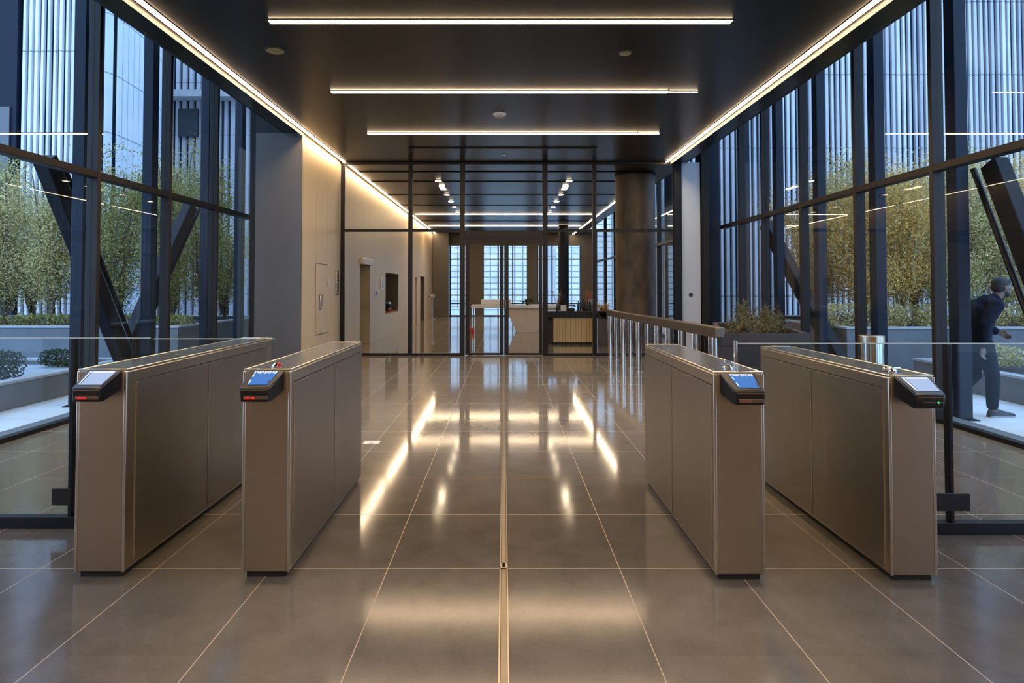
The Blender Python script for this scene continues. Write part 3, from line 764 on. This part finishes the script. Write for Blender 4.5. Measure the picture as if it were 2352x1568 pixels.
# ------------------------------------------------------------------ reception desk and kiosk beyond the partition
t = empty('reception_desk', (0, 21.4, 0), 'cream stone reception desk with slanting side, right door leaf', 'desk')
MB().prism([(.42, 0), (1.7, 0), (1.7, .80), (.06, .80)], lambda u, v: (u, -.4, v), lambda u, v: (u, .5, v)).build('body', 'cream', t, bevel=.006)
box(-1.06, 1.75, -.48, .55, .80, .90).build('counter', 'creamtop', t, bevel=.01)
box(-1.04, -.97, -.3, .4, 0, .80).build('support_panel', 'flap', t)
tag(box(-.5, .5, -.12, .25, 0, .17).build('document_tray', 'white', None, (-.25, 21.4, .90), bevel=.02), 'long white tray lying on the cream counter', 'tray')
tag(box(-.06, .06, -.06, .06, 0, .17).build('notice_box', 'redplastic', None, (-1.0, 20.75, 0), bevel=.01), 'small red box on the floor by the counter end', 'box')
t = empty('potted_plant', (.78, 21.3, .90), 'low dark potted plant on the cream counter', 'plant')
MB().lathe([(.05, 0), (.07, .07), (.06, .07)], n=16).build('pot', 'blackplastic', t, smooth=True)
rr = random.Random(5); foliage(160, lambda r: Vector((r.gauss(0, .13), r.gauss(0, .06), .09 + abs(r.gauss(0, .04)))), .035, rr).build('leaves', 'leafdark', t)

t = empty('kiosk_counter', (1.72, 16.9, 0), 'dark topped kiosk with oak slatted front behind the partition', 'kiosk')
box(-.44, .56, -.28, .5, .06, .70).build('slatted_front', 'wood', t)
box(-.60, -.44, -.20, .5, 0, .70).build('side_cabinet', 'plinth', t)
box(-.44, .56, -.24, .5, 0, .06).build('kick_plate', 'plinth', t)
box(-.66, .74, -.34, .56, .70, .86).build('worktop', 'darkwood', t, bevel=.006)
def K(x): return 1.72 + x
tag(box(-.07, .07, -.05, .05, 0, .15).build('pamphlet_box', 'creamtop', None, (1.55, 16.75, .86), bevel=.005), 'cream pamphlet box standing on the kiosk worktop', 'box')
t = empty('telephone', (1.74, 16.8, .86), 'black desk telephone beside the cream pamphlet box', 'telephone')
box(-.10, .10, -.08, .08, 0, .08).build('base', 'blackplastic', t, bevel=.02)
MB().tube([(-.11, 0, .11), (-.09, 0, .15), (.09, 0, .15), (.11, 0, .11)], [.03, .02, .02, .03], 10).build('handset', 'blackplastic', t, smooth=True)
box(-.05, .05, -.082, -.07, .02, .06).build('key_plate', 'smoked', t)
for k in range(6):
    t = empty('bottle', (1.93 + k * .062, 16.7 + .03 * (k % 2), .86), 'dark glass bottle in the kiosk row, %s from the telephone' % ORD[k], 'bottle', 'dark bottles on the kiosk')
    hh = .17 + .03 * (k % 3)
    MB().lathe([(.024, 0), (.027, .01), (.027, hh), (.011, hh + .04), (.011, hh + .07)], n=14).build('body', 'darkglass', t, smooth=True)
    MB().lathe([(.013, hh + .07), (.013, hh + .09)], n=12).build('cap', 'framedark', t)
t = empty('vase', (2.30, 16.95, .86), 'round speckled vase at the right end of the kiosk', 'vase')
MB().lathe([(.06, 0), (.12, .08), (.13, .16), (.10, .24), (.05, .28), (.055, .30)], n=24).build('body', 'ceramic', t, smooth=True)
MB().lathe([(.055, .30), (.065, .305), (.06, .315)], n=24).build('rim', 'twig', t, smooth=True)
tag(box(-.09, .09, -.05, .05, 0, .52).build('card_box', 'terracotta', None, (2.28, 17.25, .86), bevel=.01), 'rust red upright card box behind the speckled vase', 'box')
def twigs(loc, label, pot, n, hgt, spread, cat='plant', name='dried_plant', nl=150):
    t = empty(name, loc, label, cat)
    pot(t); rnd = random.Random(int(loc[0] * 977)); m = MB(); tips = []
    for k in range(n):
        a = rnd.uniform(0, 2 * PI); r_ = spread * rnd.uniform(.2, 1); h_ = hgt * rnd.uniform(.5, 1)
        p = [(0, 0, .06), (r_ * .4 * math.cos(a), r_ * .4 * math.sin(a), h_ * .6), (r_ * math.cos(a), r_ * math.sin(a), h_)]
        m.tube(p, [.006, .004, .003], 5); tips.append(p[2]); tips.append(p[1])
    m.build('twigs', 'twig', t, smooth=True)
    foliage(nl, lambda r: Vector(r.choice(tips)) + Vector((r.gauss(0, .03), r.gauss(0, .03), r.gauss(0, .03))), .018, rnd).build('seed_heads', 'leafgold', t)
twigs((1.42, 17.1, .86), 'bare twigs in a dark pot at the left of the kiosk', lambda t: MB().lathe([(.04, 0), (.05, .08), (.045, .09)], n=14).build('pot', 'blackplastic', t, smooth=True), 14, .55, .20, nl=60)
t = empty('side_table', (2.72, 16.3, 0), 'grey panelled side table left of the bronze column', 'table')
box(-.30, .12, -.3, .3, 0, .70).build('cabinet', 'greypanel', t, bevel=.004); box(-.34, .14, -.34, .34, .70, .74).build('table_top', 'darkwood', t, bevel=.004)
twigs((2.50, 16.15, .74), 'dried brown flowers in a dark bowl by the handrail end', lambda t: MB().lathe([(.08, 0), (.17, .07), (.20, .14), (.18, .14), (.10, .06)], n=22).build('bowl', 'darkglass', t, smooth=True), 40, .34, .30, nl=700)

# ------------------------------------------------------------------ outside
struct('ground', box(-30, 30, -8, 60, -.16, -.118), 'paving', 'pale paved courtyard ground', 'ground')
pv = MB(); pv.box(-22, -5.02, -6, 18.2, -.118, .0); pv.box(5.02, 22, -6, 20, -.118, -.05)
struct('floor_terrace', pv, 'paving', 'pale paved terrace outside the glazing', 'paving')
kb = MB(); kb.box(-5.02, -4.86, -2.1, 12.2, -.118, .03); kb.box(4.86, 5.02, -2.1, YB, -.118, .03)
struct('trim_%d' % tk, kb, 'concrete', 'grey stone kerb outside the glazing', 'kerb'); tk += 1

cols = [(-5.3, 8.07, 'navy steel column outside the left glazing, nearest'), (-5.3, 9.62, 'navy steel column outside the left glazing, between the two braces'), (-5.3, 11.45, 'navy steel column outside the left glazing, third from the near end'), (-5.3, 12.9, 'navy steel column outside the left glazing, last by the grey wall end'),
        (5.3, 7.50, 'navy steel column outside the right glazing, just left of the walking man'), (5.3, 9.12, 'navy steel column outside the right glazing, between bollard and golden tree'), (5.3, 10.78, 'navy steel column outside the right glazing, by the brace foot'), (5.3, 12.4, 'navy steel column outside the right glazing, behind the brace'), (5.3, 14.1, 'navy steel column outside the right glazing, farthest')]
for x, yy, lb in cols:
    t = empty('steel_column', (x, yy, 0 if x < 0 else -.05), lb, 'column', 'navy columns outside the glazing')
    box(-.075, .075, -.085, .085, .012, 6.0).build('shaft', 'navy', t, bevel=.008); box(-.12, .12, -.13, .13, 0, .012).build('base_plate', 'framedark', t)
def brace(x, ya, za, yb, zb, lab):
    t = empty('steel_brace', (x, yb, 0 if x < 0 else -.05), lab, 'brace', 'diagonal braces outside the glazing')
    MB().beam((0, ya - yb, za), (0, 0, zb), .17, .24).build('beam', 'brace', t, bevel=.012)
    s = 1 if x > 0 else -1
    MB().tube([(-s * .02, ya - yb + .30, za - .02), (-s * .02, .30, zb + .05)], .035, 10).build('drain_pipe', 'framedark', t, smooth=True)
    box(-.13, .13, -.2, .2, 0, .03).build('base_plate', 'framedark', t)
brace(-5.62, 7.85, 3.05, 9.80, .05, 'dark diagonal brace falling away behind the first mullion, left glazing')
brace(-5.85, 12.0, 3.0, 9.95, .45, 'dark diagonal brace rising to the right, left glazing')
brace(5.62, 13.7, 2.85, 10.55, .06, 'dark diagonal brace behind the indoor planter, right glazing')
brace(5.62, 7.35, 2.95, 6.1, .06, 'dark diagonal brace at the top right edge above the walking man')

# planter walls
def wallplanter(x0, x1, y0, y1, h, lab, soilmat='soil', coping=True, name='raised_bed'):
    cx, cy = (x0 + x1) / 2, (y0 + y1) / 2
    t = empty(name, (cx, cy, 0 if cx < 0 else -.05), lab, 'planter'); a, b = (x1 - x0) / 2, (y1 - y0) / 2
    m = MB()
    m.box(-a, a, -b, -b + .15, 0, h); m.box(-a, a, b - .15, b, 0, h); m.box(-a, -a + .15, -b + .15, b - .15, 0, h); m.box(a - .15, a, -b + .15, b - .15, 0, h)
    m.build('walls', 'concrete', t, bevel=.008)
    c = MB(); h2 = h + .035; e = .02
    c.box(-a - e, a + e, -b - e, -b + .17, h, h2); c.box(-a - e, a + e, b - .17, b + e, h, h2); c.box(-a - e, -a + .17, -b + .17, b - .17, h, h2); c.box(a - .17, a + e, -b + .17, b - .17, h, h2)
    c.build('coping', 'paleconcrete', t, bevel=.005)
    box(-a + .15, a - .15, -b + .15, b - .15, 0, h - .06).build('soil', soilmat, t)
    return t
wallplanter(-13.5, -6.05, 12.0, 16.5, .72, 'long grey raised bed under the trees outside the left glazing')
wallplanter(-9.6, -5.95, 6.2, 10.4, .31, 'low grey raised bed with the clipped bush outside the left glazing', 'paleconcrete')
wallplanter(5.95, 14.5, 11.2, 16.0, .80, 'long grey raised bed under the golden trees outside the right glazing')
wallplanter(6.72, 11.0, 7.2, 10.6, .33, 'low pale raised bed behind the walking man', 'soil')

def tree_mesh(seed, hgt, rad, leafm, bark, n, size, low=.12):
    rnd = random.Random(seed); st = MB(); pts = []
    for k in range(5):
        a = rnd.uniform(0, 2 * PI); rr = rad * rnd.uniform(.3, .9); h_ = hgt * rnd.uniform(.75, 1.)
        p = []
        for i in range(7):
            u = i / 6; p.append(Vector((rr * u ** 1.3 * math.cos(a) + rnd.gauss(0, .03), rr * u ** 1.3 * math.sin(a) + rnd.gauss(0, .03), h_ * u)))
        st.tube(p, [.030 * (1 - .8 * i / 6) + .004 for i in range(7)], 6); pts.append(p)
        for j in range(12):
            i = rnd.randint(1, 5); u = rnd.random(); q = p[i].lerp(p[i + 1], u); b = rnd.uniform(0, 2 * PI); L = rad * rnd.uniform(.4, .9)
            e = q + Vector((L * math.cos(b), L * math.sin(b), L * rnd.uniform(.2, 1.0))); mid = q.lerp(e, .5) + Vector((0, 0, .05))
            st.tube([q, mid, e], [.010, .007, .003], 5); pts.append([q, mid, e])
    def fn(r):
        while True:
            p = r.choice(pts); i = r.randint(0, len(p) - 2); v = p[i].lerp(p[i + 1], r.random()) + Vector((r.gauss(0, .13), r.gauss(0, .13), r.gauss(0, .14)))
            if v.z > hgt * low * (1 + r.random()): return v
    fo = foliage(n, fn, size, rnd)
    return st, fo, leafm, bark
def make_tree(spec, loc, label, group):
    st, fo, lm, bk = spec
    t = empty('tree', loc, label, 'tree', group)
    st.build('stems', bk, t, smooth=True); fo.build('foliage', lm, t)
    return t
grpL, labL = 'green trees outside the left glazing', 'slender green multi-stemmed tree among the row behind the left raised bed wall'
grpR, labR = 'golden trees outside the right glazing', 'slender golden-leaved tree among the row behind the right raised bed wall'
protoL = [make_tree(tree_mesh(11 + i, 3.4, .75, ('leafgreen', 'leafpale', 'leafgreen')[i], 'bark', 13000, .023, .03), (-6.9 - 2.2 * i, 13.0, .66), labL, grpL) for i in range(3)]
R2 = random.Random(3)
spL = [(-8.0, 13.1, 1.0), (-10.2, 13.2, 1.0), (-12.3, 13.4, 1.0), (-6.7, 14.4, 1.05), (-7.7, 15.0, 1.2), (-8.8, 14.8, 1.0), (-9.9, 15.2, 1.0), (-10.9, 14.9, 1.1), (-12.0, 15.3, 1.1), (-12.9, 14.5, 1.0), (-6.9, 15.9, .9)]
for i, (x, yy, s) in enumerate(spL):
    c = copy_tree(protoL[i % 3]); c.location = (x, yy, .66); c.rotation_euler.z = R2.uniform(0, 6.28); c.scale = (s, s, s * R2.uniform(.92, 1.08))
protoR = [make_tree(tree_mesh(31 + i, 3.1, .8, ('leafgold', 'leafpale', 'leafgold')[i], 'barkpale', 16000, .022, .01), (6.7 + 1.9 * i, 12.1, .74), labR, grpR) for i in range(3)]
spR = [(7.6, 12.3, 1.), (9.5, 12.2, 1.), (11.3, 12.2, 1.05), (12.6, 12.5, 1.1), (6.6, 13.4, 1.), (7.7, 13.9, 1.), (8.7, 13.6, 1.05), (9.9, 13.9, 1.1), (11.0, 13.6, 1.1), (12.2, 14.0, 1.1), (13.5, 13.2, 1.1), (7.2, 15.1, 1.), (8.6, 15.1, 1.05), (10.2, 15.3, 1.1)]
for i, (x, yy, s) in enumerate(spR):
    c = copy_tree(protoR[i % 3]); c.location = (x, yy, .74); c.rotation_euler.z = R2.uniform(0, 6.28); c.scale = (s, s, s * R2.uniform(.92, 1.08))

def bush(name, loc, dims, label, mat, n, size, cat='bush'):
    t = empty(name, loc, label, cat); rnd = random.Random(int(abs(loc[0]) * 100))
    def fn(r):
        while True:
            v = Vector((r.uniform(-1, 1), r.uniform(-1, 1), r.uniform(-1, 1))); l = (abs(v.x) ** 4 + abs(v.y) ** 4 + abs(v.z) ** 4) ** .25
            if .62 < l < 1.0 + r.random() * .08: return Vector((v.x * dims[0], v.y * dims[1], dims[2] * (1 + v.z)))
    foliage(n, fn, size, rnd).build('leaves', mat, t)
    st = MB()
    for k in range(9):
        a = k * .7; st.tube([(0, 0, 0), (dims[0] * .6 * math.cos(a), dims[1] * .6 * math.sin(a), dims[2] * 1.3)], [.012, .005], 5)
    st.build('stems', 'bark', t)
bush('clipped_bush', (-6.75, 8.15, .255), (.52, .42, .205), 'clipped dark green bush on the low bed, left edge', 'leafdark', 5200, .021)
bush('clipped_bush', (-6.75, 10.0, .255), (.36, .22, .13), 'small dark bush at the far end of the low left bed', 'leafdark', 1500, .021)
bush('low_hedge', (7.35, 9.9, .27), (.50, .32, .16), 'low pale green hedge on the right bed behind the bollard', 'leafpale', 2500, .022, 'hedge')
bush('low_hedge', (9.2, 9.3, .27), (1.2, .6, .22), 'low hedge on the right bed beyond the walking man', 'leafpale', 5000, .024, 'hedge')
for i, x in enumerate((6.5, 8.3, 10.1, 11.9)):
    bush('undergrowth_shrub', (x, 11.75, .74), (.85, .28, .22), 'low undergrowth shrub along the right bed wall, %s from the lobby' % ORD[i], 'leafpale', 2600, .026, 'shrub')
for i, x in enumerate((-6.9, -8.7, -10.6, -12.4)):
    bush('undergrowth_shrub', (x, 12.5, .66), (.85, .25, .15), 'low undergrowth shrub along the left bed wall, %s from the lobby' % ORD[i], 'leafgreen', 1800, .026, 'shrub')

# facades
def facade(path, z0, z1, sp, sw, dep, jit=1.):
    """vertical fins along a plan polyline"""
    m = MB(); pts = [Vector(p) for p in path]
    for a, b in zip(pts, pts[1:]):
        d = b - a; L = d.length; d.normalize(); nrm = Vector((d.y, -d.x)); k = 0
        n = int(L / sp)
        for k in range(n):
            c = a + d * ((k + .5) * L / n); hw = sw / 2 * (1 + jit * R.uniform(-.25, .15))
            o = c + nrm * R.uniform(-.01, .015) * jit
            q = [o - d * hw, o + d * hw, o + d * hw * .8 + nrm * dep, o - d * hw * .8 + nrm * dep]
            m.vprism([(v.x, v.y) for v in q], z0, z1)
    return m
def building(label, backs, parts):
    t = empty('building', (0, 0, 0), label, 'building')
    m = MB()
    for poly, h in backs: m.vprism(poly, 0, h)
    m.build('wall', 'backing', t)
    for nm, mb, mat in parts: mb.build(nm, mat, t)
    return t
building('dark building with bright fluted fins, far left beyond the trees', [([(-24, 18.05), (-12.0, 18.05), (-12.0, 18.28), (-24, 18.28)], 12)],
         [('facade_fins', facade([(-13.55, 18), (-12.0, 18)], 0, 12, .165, .105, .09), 'slatwhite'),
          ('outer_fins', facade([(-22, 18), (-14.25, 18)], 0, 12, .165, .125, .09), 'slatwhite'), ('dark_bay', box(-14.25, -13.6, 17.85, 18.04, 0, 12), 'navy'), ('bay_window', box(-14.15, -13.75, 17.80, 17.85, 1.5, 6.5), 'blacktop')])
building('pale blue curved building with smooth panels behind the left trees', [([(-11.90, 18.3), (-11.62, 19.0), (-11.75, 21.0), (-12.4, 23.0), (-13.5, 24.8), (-16, 24.8), (-16, 19.2), (-12.2, 18.5)], 11.9)],
         [('curved_cladding', facade([(-11.93, 18.15), (-11.66, 18.5), (-11.52, 19.0), (-11.65, 21.0), (-12.3, 23.05), (-13.4, 24.85)], 0, 12, .30, .292, .03, 0.), 'panelwhite')])
building('grey fluted building seen between the left mullions by the wall end', [([(-19, 28.1), (-8, 28.1), (-8, 29), (-19, 29)], 15)],
         [('facade_fins', facade([(-16.5, 28), (-8, 28)], 0, 15, .30, .20, .12), 'slat'), ('window', box(-14.1, -13.25, 27.7, 27.85, 8.0, 9.2), 'blacktop'), ('gallery', box(-15.2, -10.5, 27.2, 27.9, 9.6, 9.9), 'paleconcrete')])
building('tall blue fluted building behind the right glazing', [([(5.25, 20.05), (24, 20.05), (24, 21), (7.3, 21), (7.3, 36), (6.9, 36), (6.9, 21), (5.25, 21)], 13)],  # rear flank is added to keep bright sky out of the glass reflections
         [('facade_fins', facade([(5.3, 20), (24, 20)], 0, 13, .172, .108, .09), 'slat'), ('added_flank_fins', facade([(6.86, 36), (6.86, 21.1)], 0, 13, .34, .2, .09), 'slat')])
building('bright glassy tower beyond the far windows', [([(-14, 46.1), (14, 46.1), (14, 47), (-14, 47)], 16)],
         [('tower_cladding', box(-14, 14, 46.0, 46.09, 0, 16), 'grid'), ('side_block', box(2.3, 3.4, 42, 43, 0, 5.2), 'slatwhite')])
# ------------------------------------------------------------------ walking man
def flesh(name, chains, mat, parent, voxel, smooth=4, balls=()):
    """one continuous surface: tapered round limbs fused by a voxel remesh"""
    m = MB()
    for ch in chains:
        ps = [p[:3] for p in ch]; rs = [p[3] for p in ch]
        m.tube(ps, rs, 14)
        for p, r in zip(ps, rs): m.lathe([(r * math.sin(a), -r * math.cos(a)) for a in [PI * k / 8 + (.02 if k == 0 else -.02 if k == 8 else 0) for k in range(9)]], p, 14)
    for c, (rx, ry, rz) in balls:
        b = len(m.v); m.lathe([(math.sin(a), -math.cos(a)) for a in [PI * k / 12 + (.02 if k == 0 else -.02 if k == 12 else 0) for k in range(13)]], (0, 0, 0), 20)
        for k in range(b, len(m.v)): x, y, z = m.v[k]; m.v[k] = (c[0] + x * rx, c[1] + y * ry, c[2] + z * rz)
    o = m.build(name, mat, parent, smooth=True)
    rm = o.modifiers.new('fuse', 'REMESH'); rm.mode = 'VOXEL'; rm.voxel_size = voxel; rm.use_smooth_shade = True
    sm = o.modifiers.new('smooth', 'SMOOTH'); sm.factor = .5; sm.iterations = smooth
    return o

man = empty('person', (5.67, 7.70, -.05), 'man in dark navy jacket and trousers striding past outside the right glazing', 'person')
def V4(p, r): return (p[0], p[1], p[2], r)
def mid(a, b, k): return tuple(a[i] + (b[i] - a[i]) * k for i in range(3))
pel = (-.03, 0, .90); waist = (-.01, 0, 1.04); chest = (.03, 0, 1.22); up = (.10, 0, 1.33); neck = (.205, 0, 1.415); skull = (.26, 0, 1.485)
hipL, hipR = (-.01, -.085, .86), (-.03, .085, .86)
kneeL, kneeR = (.085, -.09, .48), (.0, .09, .47)
ankL, ankR = (.065, -.10, .10), (-.23, .10, .24)
shL, shR = (.085, -.165, 1.32), (.085, .165, 1.32)
elL, elR = (-.10, -.235, 1.10), (.17, .23, 1.08)
wrL, wrR = (-.12, -.215, .86), (.34, .18, 1.00)
def hand(wr, fwd, side, curl):
    """palm, four curled fingers of different length and a thumb on the side of the palm"""
    f = Vector(fwd).normalized(); sd = Vector(side); sd = (sd - f * sd.dot(f)).normalized(); n = f.cross(sd); w_ = Vector(wr); ch = []
    for off in (.024, .008, -.008, -.024):
        ch.append([(*w_, .020), (*(w_ + f * .085 + sd * off), .013)])
    for off, L in ((.027, .072), (.009, .082), (-.009, .076), (-.026, .058)):
        b = w_ + f * .085 + sd * off; m1 = b + f * L * .45 + n * curl * L * .15; m2 = b + f * L * .75 + n * curl * L * .42; tp = b + f * L * .9 + n * curl * L * .72
        ch.append([(*b, .0105), (*m1, .0092), (*m2, .0085), (*tp, .0075)])
    b = w_ + f * .03 + sd * .024
    ch.append([(*b, .014), (*(b + f * .032 + sd * .022), .0115), (*(b + f * .062 + sd * .026 + n * curl * .015), .009)])
    return ch
def arm(sh, el, wr, k=1.): return [V4(sh, .058 * k), V4(mid(sh, el, .5), .050 * k), V4(el, .042 * k), V4(mid(el, wr, .35), .041 * k), V4(mid(el, wr, .8), .030 * k), V4(wr, .026 * k)]
def leg(hp, kn, an): return [V4(hp, .085), V4(mid(hp, kn, .5), .072), V4(kn, .054), V4(mid(kn, an, .35), .054), V4(an, .036)]
chains = [[V4(pel, .115), V4(waist, .110), V4(chest, .125), V4(up, .095), V4(neck, .056), V4(skull, .058)], leg(hipL, kneeL, ankL), leg(hipR, kneeR, ankR),
          [V4(up, .085), V4(shL, .06)], [V4(up, .085), V4(shR, .06)], arm(shL, elL, wrL), arm(shR, elR, wrR),
          [V4(ankL, .036), (.11, -.10, .05, .034), (.22, -.10, .04, .028)], [V4(ankR, .036), (-.20, .10, .14, .034), (-.14, .10, .06, .028)]]
chains += hand(wrL, Vector(wrL) - Vector(elL), (1, .3, 0), .8) + hand(wrR, Vector(wrR) - Vector(elR), (0, -.4, 1), .8)
# head in profile, chin lowered: skull, jaw, brow, nose, lips, ears
hx, hz = .285, 1.55
balls = [((hx - .008, 0, hz + .012), (.098, .078, .098)), ((hx + .035, 0, hz - .055), (.060, .056, .062)), ((hx + .066, 0, hz - .098), (.026, .030, .022)),
         ((hx + .075, 0, hz + .030), (.022, .050, .018)), ((hx + .100, 0, hz - .022), (.020, .013, .018)), ((hx + .088, 0, hz + .002), (.012, .009, .026)),
         ((hx + .083, 0, hz - .060), (.014, .024, .010)), ((hx + .060, -.042, hz - .020), (.024, .020, .020)), ((hx + .060, .042, hz - .020), (.024, .020, .020))]
for sg in (-1, 1): balls.append(((hx - .015, sg * .080, hz - .012), (.018, .010, .032)))
bo = flesh('body', chains, 'skin', man, .0065, 3, balls)
hr = [((hx - .018, 0, hz + .035), (.100, .084, .088)), ((hx - .040, 0, hz - .005), (.080, .082, .075)), ((hx + .03, 0, hz + .062), (.066, .070, .046))]
flesh('hair', [], 'hair', man, .008, 4, hr)
flesh('beard', [], 'hair', man, .007, 3, [((hx + .050, 0, hz - .092), (.046, .050, .030)), ((hx + .02, -.046, hz - .07), (.036, .014, .028)), ((hx + .02, .046, hz - .07), (.036, .014, .028))])
for sg in (-1, 1):
    MB().lathe([(.002, -.009), (.008, -.005), (.010, 0), (.008, .005), (.002, .009)], (hx + .080, sg * .032, hz + .006), 12).build('eye', 'white', bo, smooth=True)
    MB().tube([(hx + .084, sg * .052, hz + .024), (hx + .096, sg * .032, hz + .032), (hx + .097, sg * .014, hz + .028)], .006, 6).build('eyebrow', 'hair', bo, smooth=True)
MB().tube([(hx + .086, -.024, hz - .062), (hx + .098, 0, hz - .060), (hx + .086, .024, hz - .062)], .005, 8).build('mouth', 'terracotta', bo, smooth=True)
def sleeve(sh, el, wr): return [V4(sh, .082), V4(mid(sh, el, .5), .074), V4(el, .066), V4(mid(el, wr, .5), .060), V4(mid(el, wr, .93), .050)]
jb = [[(-.05, 0, .80, .13), V4(pel, .15), V4(waist, .142), V4(chest, .158), V4(up, .128), V4(mid(up, neck, .8), .075)],
      [V4(up, .115), V4(shL, .086)], [V4(up, .115), V4(shR, .086)], sleeve(shL, elL, wrL), sleeve(shR, elR, wrR),
      [(-.05, -.10, .80, .075), (-.03, -.10, .95, .08), (.03, -.09, 1.2, .09)], [(-.06, .10, .80, .075), (-.04, .10, .95, .08), (.03, .09, 1.2, .09)], [(-.10, 0, .82, .07), (-.09, 0, 1.0, .08), (-.05, 0, 1.24, .09)]]
jo = flesh('jacket', jb, 'jacket', man, .012, 5)
cl = [(.200 + .075 * math.cos(a) * .8 - .005, .075 * math.sin(a), 1.395 - .025 * math.cos(a)) for a in [2 * PI * k / 16 for k in range(17)]]
MB().tube(cl, .022, 8).build('collar', 'jacket', jo, smooth=True)
def tleg(hp, kn, an): return [V4(hp, .105), V4(mid(hp, kn, .5), .092), V4(kn, .076), V4(mid(kn, an, .45), .072), V4(mid(kn, an, .9), .062)]
flesh('trousers', [[V4(pel, .125), V4(hipL, .105)], [V4(pel, .125), V4(hipR, .105)], tleg(hipL, kneeL, ankL), tleg(hipR, kneeR, ankR)], 'trousers', man, .012, 5)
def shoe(heel, toe, roll):
    """low leather shoe from heel to toe (points at sole level)"""
    h, tt = Vector(heel), Vector(toe); f = (tt - h).normalized(); up = Vector((0, 1, 0)).cross(f) * -1
    if up.z < 0: up = -up
    sd = f.cross(up); L = (tt - h).length
    rings = [(-.02, .030, .05, .0), (.03, .042, .085, 0), (.30, .042, .095, 0), (.50, .046, .070, 0), (.75, .050, .050, 0), (.93, .038, .036, 0), (1.0, .016, .024, 0)]
    m = MB(); n = 10
    for u, wd, ht, _ in rings:
        c = h + f * (u * L)
        for i in range(n):
            a = 2 * PI * i / n; y_ = math.cos(a) * wd; z_ = max(0, math.sin(a)) * ht + (0.012 if math.sin(a) >= -.01 else .004)
            m.v.append(tuple(c + sd * y_ + up * z_))
    for k in range(len(rings) - 1):
        for i in range(n):
            j = (i + 1) % n; m.f.append((k * n + i, k * n + j, (k + 1) * n + j, (k + 1) * n + i))
    m.f += [tuple(reversed(range(n))), tuple((len(rings) - 1) * n + i for i in range(n))]
    so = m.build('shoe', 'shoe', man, smooth=True)
    s_ = MB(); s_.v = []; nn = []
    for u, wd, ht, _ in rings:
        c = h + f * (u * L); nn.append((c, wd))
    left = [c + sd * (w_ + .004) for c, w_ in nn]; right = [c - sd * (w_ + .004) for c, w_ in reversed(nn)]
    out = left + right; b = len(out); s_.v = [tuple(p) for p in out] + [tuple(p + up * .016) for p in out]
    s_.f = [tuple(reversed(range(b))), tuple(range(b, 2 * b))] + [(i, (i + 1) % b, (i + 1) % b + b, i + b) for i in range(b)]
    s_.build('sole', 'sole', so)
shoe((.02, -.10, .002), (.33, -.10, .002), 0)
shoe((-.285, .10, .20), (-.11, .10, .004), 0)
man.scale = (.985, .985, .985)

# ------------------------------------------------------------------ world, camera, view
wd = bpy.data.worlds.new('sky'); bpy.context.scene.world = wd; wd.use_nodes = True
nt = wd.node_tree; bg = nt.nodes['Background']
bg.inputs['Color'].default_value = (.41, .625, 1.0, 1); bg.inputs['Strength'].default_value = 3.5

cam = bpy.data.cameras.new('camera'); co = bpy.data.objects.new('camera', cam); C.objects.link(co)
F = 1480.; T = math.radians(1.5)
cam.sensor_fit = 'HORIZONTAL'; cam.sensor_width = 36.; cam.lens = 36. * F / 2352.
cx, cy = 1157., 660. - F * math.tan(T)
cam.shift_x = (1176. - cx) / 2352.; cam.shift_y = (cy - 784.) / 2352.
cam.clip_start = .05; cam.clip_end = 200
co.location = (0, 0, 1.47); co.rotation_euler = (PI / 2 + T, 0, 0)
sc = bpy.context.scene; sc.camera = co
sc.view_settings.view_transform = 'Standard'; sc.view_settings.look = 'None'; sc.view_settings.exposure = 0.; sc.view_settings.gamma = 1.; sc.view_settings.use_curve_mapping = False
cy_ = sc.cycles
cy_.use_denoising = True; cy_.max_bounces = 8; cy_.diffuse_bounces = 3; cy_.glossy_bounces = 4; cy_.transmission_bounces = 4; cy_.transparent_max_bounces = 32; cy_.use_adaptive_sampling = True; cy_.adaptive_threshold = .03
cy_.sample_clamp_indirect = 3.; cy_.caustics_reflective = False; cy_.caustics_refractive = False; cy_.blur_glossy = .5
